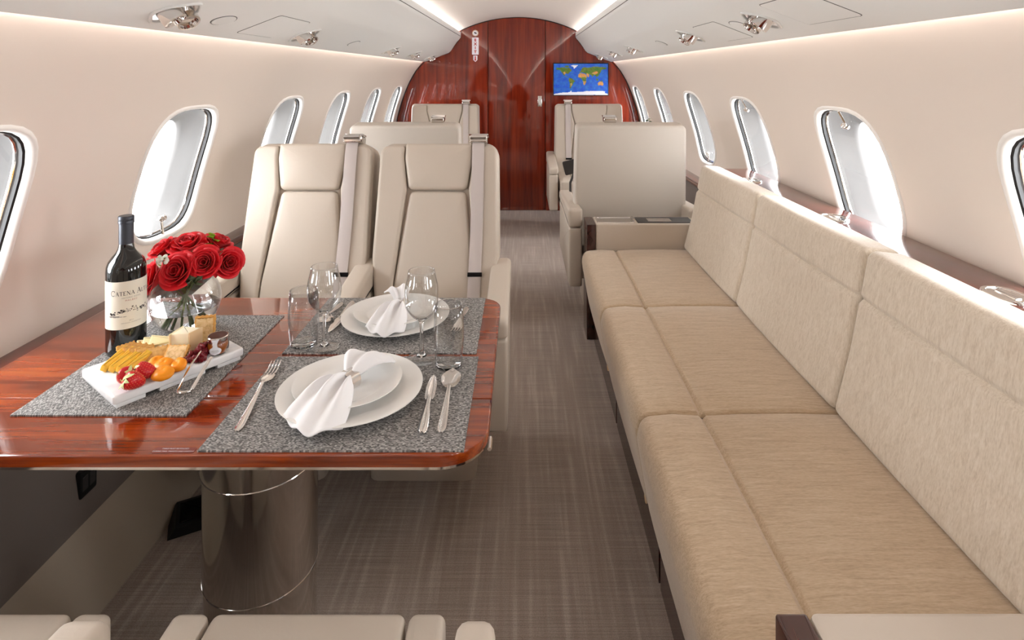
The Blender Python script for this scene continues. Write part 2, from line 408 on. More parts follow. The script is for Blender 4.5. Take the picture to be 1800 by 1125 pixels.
for side, nm in ((-1, 'left'), (1, 'right')):
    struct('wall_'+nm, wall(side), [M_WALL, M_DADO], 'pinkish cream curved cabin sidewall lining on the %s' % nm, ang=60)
    bm = new(); prism(bm, [(side*1.0, 0), (side*1.09, .172), (side*1.16, .172), (side*1.16, 0)], Y0, YB, M=MXZ_Y)
    struct('baseboard_'+nm, bm, M_LOWER, 'slanted lower sidewall panel meeting the carpet on the %s' % nm)
# ceiling arc
bm = new(); RC = (.62**2+.158**2)/(2*.158); A0 = math.asin(.62/RC)
grid(bm, lambda u, v: Vector((RC*sin(-A0+2*A0*u), Y0+(YB-Y0)*v, 1.883-RC+RC*cos(-A0+2*A0*u))), 24, 4)
struct('ceiling', bm, M_CEIL, 'pale arched ceiling lit by the cove lights', ang=60)

# windows
NWIN = 0
def window(side, c, shown, latch=None):
    global NWIN; NWIN += 1
    def rg(a, b, d, ds=0): return [W(side, c+x, S_MID+y+ds, d) for x, y in loop(a, b)]
    def band(bm, specs):
        rr = [[bm.verts.new(p) for p in rg(*sp)] for sp in specs]
        for p, q in zip(rr, rr[1:]):
            for k in range(len(SQ)): bm.faces.new((p[k-1], p[k], q[k], q[k-1]))
        return rr
    bm = new(); band(bm, [(.206, .241, .004), (.204, .239, -.003), (.198, .233, -.006), (.192, .227, -.004), (.187, .222, .004), (.184, .219, .016)])
    o = struct('window_%d' % NWIN, bm, M_TRIMW, 'white-rimmed cabin window, number %d from the rear in the %s wall' % (len([1 for x in WIN[side] if x <= c]), 'left' if side < 0 else 'right'), ang=60)
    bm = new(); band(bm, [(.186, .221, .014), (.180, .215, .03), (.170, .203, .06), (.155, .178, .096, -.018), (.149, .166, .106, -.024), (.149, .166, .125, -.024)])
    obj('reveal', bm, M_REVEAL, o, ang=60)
    bm = new(); band(bm, [(.186, .221, .010), (.181, .216, .013), (.181, .216, .021), (.186, .221, .023)]); obj('gasket', bm, M_BLACK, o)
    bm = new(); tube(bm, rg(.1795, .2145, .029), .0036, 6, closed=True); obj('metal_rim', bm, M_CHROME, o)
    for nm, d, a, b in (('inner_pane', .024, .181, .216), ('outer_pane', .115, .150, .167)):
        bm = new(); ds = -.024 if d > .1 else 0; lo = rg(a, b, d, ds); cv = bm.verts.new(W(side, c, S_MID+ds, d)); v = [bm.verts.new(p) for p in lo]
        md = [bm.verts.new(W(side, c+x, S_MID+y+ds, d)) for x, y in loop(a/2, b/2)]
        for k in range(len(SQ)): bm.faces.new((v[k-1], v[k], md[k], md[k-1])); bm.faces.new((md[k-1], md[k], cv))
        obj(nm, bm, M_PANE, o, ang=180)
    if latch:
        s = S_MID+(.175 if latch > 0 else -.178)
        bm = new(); p = W(side, c+.0, s, .012); q = W(side, c, s+(.045 if latch > 0 else -.045), .006)
        tube(bm, [p, p.lerp(q, .5), q], .006, 8, flat=.6)
        x, z, t = prof(s); n = Vector((side*t.y, 0, -t.x))
        for dy in (-.008, .008):
            z_ = -n; y_ = Vector((0, 1, 0)); x_ = y_.cross(z_); pp = W(side, c+dy, s-.008*latch, .014)
            Mx = Matrix(((x_.x, y_.x, z_.x, pp.x), (x_.y, y_.y, z_.y, pp.y), (x_.z, y_.z, z_.z, pp.z), (0, 0, 0, 1)))
            lathe(bm, [(0, 0), (.009, 0), (.011, .004), (.011, .008), (.007, .012), (.004, .009), (0, .009)], 14, Mx)
        obj('latch', bm, M_CHROME, o)
    x, z, t = prof(S_MID); n = Vector((side*t.y, 0, -t.x)); p = W(side, c, S_MID-.024, .13)
    area('daylight_portal', p, -n, .38, .30, 1, portal=True)
for c in WIN[-1]: window(-1, c, c > 1, -1 if abs(c-2.02) < .01 else None)
for c in WIN[1]: window(1, c, c > 1, 1 if abs(c-1.935) < .01 or abs(c-2.79) < .01 else (-1 if abs(c-3.645) < .01 else None))

# overhead valances (service panels)
VAL = [(.904, 1.447), (.675, 1.535), (.655, 1.553), (.63, 1.592), (.60, 1.635), (.568, 1.672), (.558, 1.69), (.558, 1.735), (.566, 1.742), (.574, 1.736), (.576, 1.70), (.64, 1.645), (.70, 1.59), (.87, 1.478)]
for side, n in ((-1, 1), (1, 2)):
    bm = new(); prism(bm, [(side*x, z) for x, z in VAL], Y0, YB-.002, M=MXZ_Y)
    o = struct('trim_%d' % n, bm, M_PSU, 'grey overhead service valance running the length of the cabin, %s side' % ('left' if side < 0 else 'right'), ang=40)
    bm = new(); tube(bm, [(side*.5575, Y0+.01, 1.694), (side*.5575, YB-.01, 1.694)], .0022, 6); obj('seam', bm, M_DARKGREY, o)

def psu(side, t, y):
    """frame on the valance underside; z points into the cabin"""
    p0 = Vector((side*.904, y, 1.447)); p1 = Vector((side*.675, y, 1.535)); p = p1.lerp(p0, t)
    d = (p0-p1).normalized(); yv = Vector((0, -side, 0)); z = d.cross(yv)
    return Matrix(((d.x, yv.x, z.x, p.x), (d.y, yv.y, z.y, p.y), (d.z, yv.z, z.z, p.z), (0, 0, 0, 1)))
def rim(bm, oo, oi, h, z0=0):
    """raised ring between two outlines"""
    N = len(oo); R_ = [[bm.verts.new((x, y, z)) for x, y in o] for o, z in ((oo, z0-.004), (oo, z0+h*.6), (inset(ccw(oo), .0015), z0+h), (inset(ccw(oi), -.0015), z0+h), (oi, z0+h*.6), (oi, z0-.004))]
    for a, b in zip(R_, R_[1:]):
        for k in range(N): bm.faces.new((a[k-1], a[k], b[k], b[k-1]))
def diamond(a, b): return ccw(rpoly([(a, 0), (0, b), (-a, 0), (0, -b)], [.02, .05, .02, .05], 6))
LIGHTS = [(-1, .575, 1.437), (-1, .575, 2.29), (-1, .56, 3.78), (-1, .56, 4.56), (-1, .56, 5.40), (1, .42, 1.786), (1, .42, 2.54), (1, .42, 3.85), (1, .42, 4.64), (1, .42, 5.45)]
WORD = ['nearest', 'second', 'third', 'fourth', 'farthest']
for i, (sd, t, y) in enumerate(LIGHTS):
    o = thing('reading_light', '%s twin chrome reading light under the %s overhead valance' % (WORD[i % 5], 'left' if sd < 0 else 'right'), 'light', M=psu(sd, t, y), group='twin reading lights in the valances')
    bm = new(); rim(bm, diamond(.072, .102), diamond(.062, .090), .005); obj('bezel', bm, M_PSU, o)
    bm = new(); prism(bm, diamond(.061, .089), -.003, .0008); obj('recess_plate', bm, M_CHROME, o)
    for dy in (-.033, .033):
        bm = new(); Mt = Matrix.Translation((0, dy, 0)) @ Matrix.Rotation(.25 if dy > 0 else -.1, 4, 'X') @ Matrix.Rotation(-.3*1, 4, 'Y')
        lathe(bm, [(0, -.005), (.0255, -.005), (.028, .022), (.0275, .031), (.022, .032), (.019, .023), (0, .021)], 22, Mt); obj('lamp_head', bm, M_CHROME, o)
for sd, t, y, w_ in ((-1, .56, 1.663, 'nearer'), (-1, .56, 2.94, 'farther'), (1, .42, 1.97, 'nearer'), (1, .45, 3.1, 'farther')):
    o = thing('speaker_cover', '%s flat oval speaker cover set into the %s valance' % (w_, 'left' if sd < 0 else 'right'), 'speaker', M=psu(sd, t, y), group='oval speaker covers')
    el = [(.030*cos(a*pi/16), .045*sin(a*pi/16)) for a in range(32)]
    bm = new(); prism(bm, el, -.003, .0025, 0, .002, 2); obj('cover_plate', bm, M_PSU, o)
    bm = new(); tube(bm, [(x*1.04, y_*1.04, 0) for x, y_ in el], .0014, 5, closed=True); obj('edge_ring', bm, M_DARKGREY, o)
for sd, t, y, w_ in ((-1, .5, 1.98, 'nearer'), (1, .42, 1.5, 'nearer'), (1, .5, 2.2, 'farther')):
    o = thing('mask_hatch', '%s flush rectangular hatch cover in the %s valance underside' % (w_, 'left' if sd < 0 else 'right'), 'hatch', M=psu(sd, t, y))
    ol = rpoly(rect(-.075, .075, -.13, .13), .012, 4)
    bm = new(); prism(bm, ol, -.003, .0015, 0, .001, 1); obj('hatch_cover', bm, M_PSU, o)
    bm = new(); tube(bm, [(x*1.012, y_*1.008, 0) for x, y_ in ol], .0011, 4, closed=True); obj('edge_line', bm, M_DARKGREY, o)

# forward bulkhead: two glossy wood panels, a sliding door between, dark edge line
def arcline(inset_=0):
    pts = [Vector((x, z)) for x, z in [(1.0, 0)]+PROF[:10]+[(.91, 1.455), (.675, 1.54), (.60, 1.64), (.562, 1.69), (.565, 1.742)]]
    R2 = RC; top = [Vector((R2*sin(a), 1.883-R2+R2*cos(a))) for a in [A0*.88*k/8 for k in range(8, -1, -1)]]
    return pts+top
DX0, DX1 = at(858, 0, YB).x, at(958.5, 0, YB).x
bm = new(); box(bm, -1.3, DX0-.004, YB, YB+.05, 0, 1.95)
wf = struct('wall_front', bm, M_WOODZ, 'glossy mahogany forward bulkhead across the cabin')
bm = new(); box(bm, DX1+.004, 1.3, YB, YB+.05, 0, 1.95); obj('panel', bm, M_WOODZ, wf)
bm = new(); box(bm, DX0-.02, DX1+.02, YB+.03, YB+.05, 0, 1.95); obj('backing', bm, M_BLACK, wf)
hl = arcline(); full = [(p.x, p.y) for p in hl]+[(-p.x, p.y) for p in hl[::-1][1:]]
bm = new(); tube(bm, [(x*.997, YB-.002, z*.998) for x, z in full], .005, 5); obj('edge_line', bm, M_BLACK, wf)
bm = new(); box(bm, DX0+.001, DX1-.001, YB+.004, YB+.028, .006, 1.94, .003)
do = struct('door_1', bm, M_WOODZ, 'glossy mahogany sliding door in the middle of the forward bulkhead')
hp = at(949, 178, YB)
bm = new(); box(bm, hp.x-.02, hp.x+.02, YB-.004, YB+.01, hp.z-.052, hp.z+.052, .004); hd = obj('handle_plate', bm, M_STEEL, do)
bm = new(); box(bm, hp.x-.010, hp.x+.010, YB-.0065, YB-.003, hp.z-.04, hp.z+.04, .003); obj('pull_recess', bm, M_TRIMW, hd)
bm = new(); box(bm, DX0-.01, DX1+.01, YB-.02, YB, 0, .008); struct('trim_3', bm, M_CHROME, 'bright metal sill strip under the bulkhead door')
# rear bulkhead, behind the camera
bm = new(); box(bm, -1.3, 1.3, Y0-.05, Y0, 0, 1.95); struct('wall_back', bm, M_WOODZ, 'mahogany rear bulkhead')

# side ledges
n = 3
def ledge(name, xs, z0, z1, y0, y1, label, m):
    bm = new(); prism(bm, ccw(rpoly(rect(min(xs), max(xs), z0, z1), .006, 2)), y0, y1, M=MXZ_Y); return struct(name, bm, m, label)
ledge('trim_4', (-1.205, -1.112), .642, .672, Y0, YB, 'dark wood side ledge under the left windows', M_WOODY)
ledge('trim_5', (1.045, 1.186), .828, .852, .2, 2.97, 'glossy wood ledge behind the sofa under the right windows', M_WOODY)
ledge('trim_6', (1.10, 1.205), .642, .672, 2.98, YB, 'wood side ledge beside the right hand seats', M_WOODY)
for (px, py, w_) in ((1770, 521, 'nearest'), (1466, 384, 'middle'), (1320, 318, 'farthest')):
    p = on(px, py, .853)
    o = thing('cup_holder', '%s oval metal cup holder flap on the wood ledge behind the sofa' % w_, 'cup holder', p, 0, 'cup holder flaps on the ledge')
    el = ccw(rpoly(rect(-.04, .04, -.05, .05), .036, 6)); ei = ccw(rpoly(rect(-.03, .03, -.04, .04), .027, 6))
    bm = new(); rim(bm, el, ei, .006); obj('flap_ring', bm, M_STEEL, o)
    bm = new(); prism(bm, ei, 0, .004); obj('flap', bm, M_STEEL, o)
    bm = new(); box(bm, -.008, .008, -.03, .03, .0035, .0065, .002); obj('pull_slot', bm, M_CHROME, o)

# ------------------------------------------------------------------ exit sign, map screen
p = at(835.5, 81, YB-.008); Yp = YB-.004
o = thing('exit_sign', 'small white vertical EXIT sign with red letters on the wood bulkhead', 'sign', (p.x, YB, p.z))
bm = new(); prism(bm, rpoly(rect(-.032, .032, -.083, .083), .004, 2), 0, .008, 0, .001, 1, M=Matrix(((1, 0, 0, 0), (0, 0, -1, 0), (0, 1, 0, 0), (0, 0, 0, 1)))); obj('sign_plate', bm, M_SIGN, o)
MT = lambda x, z, y=-.0088: Matrix(((1, 0, 0, x), (0, 0, -1, y), (0, 1, 0, z), (0, 0, 0, 1)))
bm = new()
for k, ch in enumerate('EXIT'): merge(bm, text_mesh(ch, .036, .0016), MT(0, .057-.038*k))
obj('lettering', bm, M_RED, o)
bm = new(); prism(bm, [(.031*cos(a*pi/12), .031*sin(a*pi/12)) for a in range(24)], 0, .006, M=MT(0, .127, 0)); rp = obj('symbol_disc', bm, M_SIGN, o)
bm = new(); tube(bm, [(.028*cos(a*pi/12), -.0065, .127+.028*sin(a*pi/12)) for a in range(24)], .003, 5, closed=True); obj('symbol_ring', bm, M_RIND, rp)
bm = new(); box(bm, -.011, .002, -.0075, -.005, .124, .136); box(bm, -.001, .012, -.0075, -.005, .119, .130); obj('symbol', bm, M_BLACK, rp)
bm = new(); prism(bm, [(-.020, .03), (-.020, -.012), (0, -.032), (.020, -.012), (.020, .03)], 0, .006, M=MT(0, -.122, 0)); rp = obj('arrow_plate', bm, M_SIGN, o)
bm = new(); box(bm, -.005, .005, -.0072, -.005, -.133, -.098); prism(bm, [(-.011, -.128), (0, -.146), (.011, -.128)], 0, .0072, M=MT(0, 0, 0)); obj('arrow', bm, M_RED, rp)

a, b = at(973.5, 167, YB-.012), at(1068.5, 112, YB-.012); SW, SH = b.x-a.x, b.z-a.z
o = thing('map_screen', 'flat wall screen showing a world map on the wood bulkhead', 'screen', ((a.x+b.x)/2, YB, (a.z+b.z)/2))
bm = new(); box(bm, -SW/2-.008, SW/2+.008, -.014, 0, -SH/2-.008, SH/2+.008, .003); obj('bezel', bm, M_BLACKG, o)
CONT = [  # outlines in units of the crop 0..1 across, 0..1 down: (colour, points)
 ('g', [(.04, .13), (.13, .12), (.2, .12), (.24, .14), (.28, .12), (.33, .2), (.32, .25), (.28, .29), (.26, .34), (.23, .31), (.2, .34), (.21, .38), (.25, .42), (.27, .44), (.245, .43), (.18, .37), (.14, .27), (.11, .2), (.05, .19)]),
 ('g', [(.28, .45), (.33, .46), (.39, .55), (.36, .64), (.33, .72), (.31, .8), (.29, .77), (.295, .62), (.275, .53)]),
 ('w', [(.31, .06), (.37, .05), (.45, .05), (.41, .11), (.375, .16), (.35, .09)]),
 ('g', [(.2, .07), (.27, .05), (.29, .09), (.24, .12), (.2, .1)]),
 ('g', [(.46, .28), (.5, .24), (.51, .17), (.55, .11), (.62, .13), (.75, .09), (.97, .12), (.97, .16), (.89, .19), (.87, .26), (.85, .31), (.83, .38), (.79, .44), (.775, .38), (.74, .36), (.72, .43), (.69, .37), (.65, .34), (.61, .35), (.58, .3), (.53, .28), (.48, .29)]),
 ('b', [(.61, .3), (.645, .33), (.66, .39), (.63, .44), (.605, .36)]),
 ('b', [(.45, .42), (.455, .34), (.49, .3), (.57, .32), (.6, .36), (.615, .43), (.6, .45), (.55, .44), (.47, .45)]),
 ('g', [(.45, .42), (.47, .45), (.55, .43), (.61, .44), (.6, .5), (.6, .6), (.58, .66), (.56, .69), (.545, .62), (.53, .52), (.5, .46)]),
 ('b', [(.54, .56), (.6, .56), (.58, .66), (.56, .69), (.545, .64)]),
 ('b', [(.81, .62), (.84, .58), (.9, .57), (.92, .65), (.9, .71), (.86, .68), (.82, .7)]),
 ('b', [(.73, .27), (.8, .25), (.82, .3), (.76, .35), (.7, .31)]),
 ('g', [(.78, .48), (.81, .47), (.83, .53), (.79, .54)]), ('g', [(.86, .53), (.9, .54), (.9, .57), (.87, .56)]),
 ('b', [(.17, .27), (.21, .26), (.22, .33), (.19, .34)]), ('b', [(.3, .63), (.34, .6), (.34, .68), (.31, .74)]),
 ('w', [(0, 1), (0, .96), (.25, .91), (.3, .9), (.32, .86), (.33, .91), (.45, .9), (.6, .88), (.75, .87), (.95, .88), (.94, .94), (1, .96), (1, 1)])]
def inside(x, y, P):
    c = False
    for i in range(len(P)):
        (x1, y1), (x2, y2) = P[i-1], P[i]
        if (y1 > y) != (y2 > y) and x < (x2-x1)*(y-y1)/(y2-y1)+x1: c = not c
    return c
bm = new(); NU, NV = 150, 86
grid(bm, lambda u, v: Vector((-SW/2+SW*u, -.0146, -SH/2+SH*v)), NU, NV)
lay = bm.loops.layers.float_color.new('map')
from mathutils import noise as mnoise
for f in bm.faces:
    c = f.calc_center_median(); u, v = (c.x+SW/2)/SW, 1-(c.z+SH/2)/SH
    nz = mnoise.noise(Vector((u*14, v*9, 0))); n2 = mnoise.noise(Vector((u*34, v*24, 5)))
    x, y = u+.008*n2, v+.012*nz; col = (46+10*nz, 96+22*nz+10*n2, 190+14*n2)
    for k, P in CONT:
        if inside(x, y, P): col = {'g': (92+40*nz, 116+26*n2, 50), 'b': (188+30*nz, 142+30*n2, 84), 'w': (222, 224, 230)}[k]
    for lp in f.loops: lp[lay] = lin(tuple(max(0, min(255, q)) for q in col))
obj('display', bm, M_MAP, o, recalc=False)

# ------------------------------------------------------------------ seats
def seat_meshes(name, label, w, L, tilt, yb, arms, armx, arm_front, arm_rear, belt_side, loc, rz, group):
    """seat faces local -y; origin on the floor"""
    t = thing(name, label, 'seat', loc, rz, group)
    hw = w/2; k = w/.49
    ct, st = cos(tilt), sin(tilt)
    MB = Matrix(((1, 0, 0, 0), (0, st, -ct, yb), (0, ct, st, .43), (0, 0, 0, 1)))  # (u, v, d) -> seat
    MB = Matrix(((1, 0, 0, 0), (0, st, -ct, yb), (0, ct, st, .43), (0, 0, 0, 1)))
    lowin = .03 if w < .55 else .012
    ol = rpoly([(-hw+lowin, -.04), (hw-lowin, -.04), (hw-.004, L*.33), (hw-.012, L), (-hw+.012, L), (-hw+.004, L*.33)], [.024, .024, .15]+([.05, .05] if w < .55 else [.03, .03])+[.15], 6)
    bm = new(); prism(bm, ol, -.115, .012, .016, .016, 4, M=MB); obj('back_shell', bm, M_LEATHER2 if w > .55 else M_LEATHER, t)
    h1, h0, vh = .134*k, .112*k, L-.185
    if w > .55: h1, h0 = .158, .122
    hp = rpoly([(-h0, vh), (h0, vh), (h1, vh+.12), (h1*.985, L-.004), (-h1*.985, L-.004), (-h1, vh+.12)], [.022, .022, .09, .012, .012, .09], 5)
    bm = new(); prism(bm, hp, -.012, .040, 0, .012, 4, crown=.012, M=MB); obj('headrest', bm, M_LEATHER, t)
    g = .0022; lw = .156*k if w < .55 else .17
    lp = rpoly([(-lw, -.02), (lw, -.02), (lw*.97, .12), (h0-.004, vh-g*2), (-h0+.004, vh-g*2), (-lw*.97, .12)], [.02, .02, .12, .022, .022, .12], 5)
    bm = new(); prism(bm, lp, -.012, .034, 0, .012, 4, crown=.014, M=MB); obj('back_panel', bm, M_LEATHER, t)
    for s in (-1, 1):
        inner = [(h1*.985+g, L-.012), (h1+g, vh+.13), (h0+g*2+.004, vh+.006), (h0+g+.01, vh-.03), (lw*.97+g, .12), (lw+g, -.02)]
        outer = [(hw-lowin-.004, -.02), (hw-.008, L*.33), (hw-.016, L-.012)]
        pl = [(s*x, y) for x, y in inner+outer]
        bo = ccw(rpoly(pl, [.014, .08, .022, .05, .1, .014, .02, .14, .035], 5))
        bm = new(); prism(bm, bo, -.02, .042, 0, .012, 4, M=MB); obj('side_bolster', bm, M_LEATHER, t)
    # seat cushion: centre pad and two side pads
    yf, yr = -.36, yb+.02
    cw = .158*k if w < .55 else .18
    for x0, x1, nm, cr in ((-cw+g, cw-g, 'seat_cushion', .012), (-hw+.025, -cw-g, 'seat_side_pad', .006), (cw+g, hw-.025, 'seat_side_pad', .006)):
        bm = new(); prism(bm, rpoly(rect(x0, x1, yf, yr), [.014, .014, .01, .01], 4), .31, .466, .012, .012, 4, crown=cr); obj(nm, bm, M_LEATHER, t)
    bm = new(); prism(bm, rpoly(rect(-hw+.03, hw-.03, yf+.015, yr+.1), .04, 4), .20, .312, .02, .01, 3); obj('seat_pan', bm, M_LEATHER, t)
    bm = new(); prism(bm, rpoly(rect(-hw+.07, hw-.07, -.15, .24), .03, 3), 0, .085, 0, .012, 2); obj('floor_plinth', bm, M_LEATHER, t)
    bm = new(); prism(bm, rpoly(rect(-hw+.12, hw-.12, -.10, .20), .03, 3), .08, .205); obj('pedestal', bm, M_DARKGREY, t)
    for s, wd in arms:
        x0, x1 = (armx[0] if s < 0 else armx[1]), 0
        x0, x1 = (x0, x0+wd) if s < 0 else (x0-wd, x0)
        zt, zf = .628, .572
        zs = lambda y: zf+(zt-zf)*(y-arm_front)/(arm_rear-arm_front)
        cap = rpoly([(arm_front, zf-.06), (arm_rear, zt-.10), (arm_rear, zt), (arm_front, zf)], [.01, .01, .02, .025], 4)
        bm = new(); prism(bm, ccw(cap), x0, x1, .016, .016, 3, M=MYZ_X); obj('armrest', bm, M_LEATHER, t)
        pn = rpoly([(arm_front+.012, .215), (arm_rear, .215), (arm_rear, zt-.105), (arm_front+.004, zf-.064)], [.012, .012, .01, .01], 3)
        bm = new(); prism(bm, ccw(pn), x0+.003, x1-.003, .01, .01, 3, M=MYZ_X); obj('arm_panel', bm, M_LEATHER, t)
    if not belt_side: return t
    # shoulder belt
    u = belt_side*(h1+.021 if w < .55 else h1+.03)
    pts = [(u, L+.012, -.03), (u, L+.004, .03), (u, L-.05, .05), (u, L*.5, .049), (u-belt_side*.006, .10, .048), (u-belt_side*.01, 0, .046)]
    bm = new(); q = spline([MB @ Vector(p_) for p_ in pts], 5)
    tube(bm, q, (.0235, .0022), 8, up=MB.to_3x3() @ Vector((0, 0, 1))); obj('shoulder_belt', bm, M_BELT, t)
    bm = new(); MK = MB @ Matrix.Translation((u, L+.006, .0)); prism(bm, rpoly(rect(-.034, .034, -.008, .022), .006, 3), -.03, .052, .004, .004, 2, M=MK)
    bk = obj('belt_buckle', bm, M_STEEL, t)
    bm = new(); tube(bm, [MK @ Vector((x, .024, z)) for x, z in ((-.036, .03), (-.036, -.01), (.036, -.01), (.036, .03))], .005, 8, closed=True); tube(bm, [MK @ Vector((-.03, .012, .056)), MK @ Vector((.03, .012, .056))], .009, 10); obj('buckle_bar', bm, M_CHROME, bk)
    bm = new(); MK2 = MB @ Matrix.Translation((u-belt_side*.004, .15, .046)); box(bm, -.027, .027, -.008, .008, -.002, .007, .002, M=MK2); obj('belt_stop', bm, M_BLACKG, t)
    return t
T15 = R(15)
BKS = 'leather club seats'
seat_meshes('cabin_seat', 'cream leather seat facing the table, beside the left wall behind the red roses', .49, .645, T15, .115, ((-1, .06), (1, .075)), (-.295, .268), -.26, .20, 1, (-.782, 2.07, 0), 0, BKS)
seat_meshes('cabin_seat', 'cream leather seat facing the table, on the aisle behind the white place settings', .49, .645, T15, .115, ((1, .075),), (-.30, .285), -.26, .20, 1, (-.285, 2.07, 0), 0, BKS)
seat_meshes('cabin_seat', 'cream leather seat cushion nearest the camera on the aisle, before the table edge', .49, .56, T15, .115, ((-1, .055),), (-.305, .28), -.24, .2, 0, (-.298, .588, 0), pi, BKS)
seat_meshes('cabin_seat', 'cream leather seat cushion nearest the camera by the left wall, cut by the frame', .49, .56, T15, .115, ((-1, .07),), (-.305, .28), -.24, .2, 0, (-.835, .588, 0), pi, BKS)
T6 = R(5)
seat_meshes('cabin_seat', 'single cream seat seen from behind, rising over the pair facing the table', .62, .635, T6, .13, ((-1, .075), (1, .075)), (-.345, .345), -.38, .40, -.9, (-.598, 3.47, 0), pi, BKS)
seat_meshes('cabin_seat', 'single cream seat seen from behind, just beyond the end of the sofa', .62, .635, T6, .13, ((-1, .075), (1, .075)), (-.355, .35), -.38, .40, .55, (.634, 3.47, 0), pi, BKS)
seat_meshes('cabin_seat', 'farthest cream seat on the left, facing back in front of the wood bulkhead', .62, .635, T6, .13, ((-1, .075), (1, .075)), (-.345, .345), -.30, .30, 1, (-.648, 5.06, 0), 0, BKS)
seat_meshes('cabin_seat', 'farthest cream seat on the right, facing back beneath the map screen', .62, .635, T6, .13, ((-1, .075), (1, .075)), (-.375, .345), -.30, .30, -1, (.634, 5.06, 0), 0, BKS)

# small folded monitor and flowers near the far right seats
o = thing('folding_screen', 'small dark folded screen on an arm beside the far right seats', 'screen', (.35, 3.76, .574))
bm = new(); prism(bm, rpoly(rect(-.004, .08, .11, .20), .01, 3), -.008, .008, .003, .003, 2, M=MXZ_Y @ Matrix.Rotation(.25, 4, 'Z')); obj('display', bm, M_DARKGREY, o)
bm = new(); tube(bm, [(0, 0, 0), (0, 0, .06), (.03, 0, .14)], .008, 8); obj('support_arm', bm, M_DARKGREY, o)

# ------------------------------------------------------------------ sofa
XS = .507
o = thing('sofa', 'long beige chenille three seat sofa along the right wall', 'sofa', (.75, 1.9, 0))
def sp(bm, name, m, parent=None, ang=40):
    for v in bm.verts: v.co -= Vector((.75, 1.9, 0))
    return obj(name, bm, m, parent or o, ang=ang)
CU = [(.832, 1.517), (1.520, 2.216), (2.219, 2.925)]
for i, (y0, y1) in enumerate(CU):
    pr = rpoly([(.372, .205), (.50, .205), (.52, .30), (.97, .30), (.97, .452), (.75, .458), (.60, .457), (XS+.010, .453), (XS, .4435), (XS-.010, .453), (.43, .457), (.350, .450), (.338, .40)],
               [.013, .013, .02, .013, .013, .1, .05, .006, .002, .006, .04, .06, .05], 5)
    bm = new(); prism(bm, ccw(pr), y0, y1, .012, .012, 4, M=MXZ_Y, mid=9)
    for v in bm.verts:
        if v.co.z > .40: v.co.z += .007*max(0, 1-((v.co.y-(y0+y1)/2)/((y1-y0)/2))**2)**.6
        if v.co.x < .40: v.co.x -= .005*max(0, 1-((v.co.y-(y0+y1)/2)/((y1-y0)/2))**2)**.6
    sp(bm, 'seat_cushion', M_FABX_SHADED, ang=180)
    g = .002; ya, yb_ = y0+g, y1-g
    lo = rpoly([(.842, .458), (.990, .458), (1.02, .752), (1.042, .870), (.934, .882), (.9135, .769), (.9195, .757), (.9085, .745), (.884, .62)], [.02, .02, .1, .026, .026, .008, .002, .008, .1], 5)
    bm = new(); prism(bm, ccw(lo), ya, yb_, .018, .018, 5, M=MXZ_Y, mid=9)
    for v in bm.verts:
        if v.co.x < .96: v.co.x -= .007*max(0, 1-((v.co.y-(y0+y1)/2)/((y1-y0)/2))**2)**.6
    sp(bm, 'back_cushion', M_FABZ_LIT, ang=180)
    bm = new(); box(bm, .40, .46, y0+.01, y1-.006, .004, .21); sp(bm, 'drawer_front', M_WOODD)
bm = new(); box(bm, .42, 1.0, .832, 2.925, 0, .30); sp(bm, 'base', M_WOODD)
bm = new(); prism(bm, ccw([(1.0, .30), (1.04, .30), (1.05, .82), (1.03, .82)]), .832, 2.925, M=MXZ_Y); sp(bm, 'back_frame', M_WOODD)
for y in (1.62, 2.34):
    bm = new(); tube(bm, [(.386, y, .20), (.384, y, .165), (.386, y, .15)], .008, 6, flat=.4); sp(bm, 'pull_tab', M_RIND)

def console(label, x0, x1, y0, y1, ztop, tray):
    o = thing('side_console', label, 'console', ((x0+x1)/2, (y0+y1)/2, 0)); hx, hy = (x1-x0)/2, (y1-y0)/2
    bm = new(); box(bm, -hx+.05, hx, -hy, hy, .03, ztop, .012); obj('cabinet', bm, M_LEATHER, o)
    bm = new(); box(bm, -hx+.004, -hx+.049, -hy+.002, hy-.002, .0, ztop-.002, .004); obj('end_panel', bm, M_WOODD, o)
    if tray:
        bm = new(); ro = rpoly(rect(-hx+.06, -hx+.25, -.055, .055), .01, 3); rim(bm, ccw(ro), inset(ccw(ro), .008), .004, ztop); obj('tray_frame', bm, M_CHROME, o)
        bm = new(); prism(bm, inset(ccw(ro), .008), ztop-.002, ztop+.0015); obj('tray_lid', bm, M_STEEL, o)
        bm = new(); box(bm, -hx+.265, hx-.02, -.055, .055, ztop-.002, ztop+.004, .003); sl = obj('control_panel', bm, M_DARKGREY, o)
        bm = new(); box(bm, -hx+.32, -hx+.44, -.04, .02, ztop+.003, ztop+.007, .002); obj('button', bm, M_STEEL, sl)
        bm = new(); tube(bm, [(-hx+.25, -.03, ztop+.01), (-hx+.25, .03, ztop+.01)], .007, 8); obj('latch', bm, M_CHROME, o)
        for z in (.30, .36):
            bm = new(); box(bm, -hx-.004, -hx+.006, -.03, .03, z, z+.035, .003); obj('socket_plate', bm, M_CHROME, o)
    return o
console('low console with metal tray lid at the far end of the sofa', .362, .93, 2.935, 3.10, .578, True)
o2 = console('low console with wood end cut by the frame at the near end of the sofa', .395, 1.0, .46, .826, .578, False)

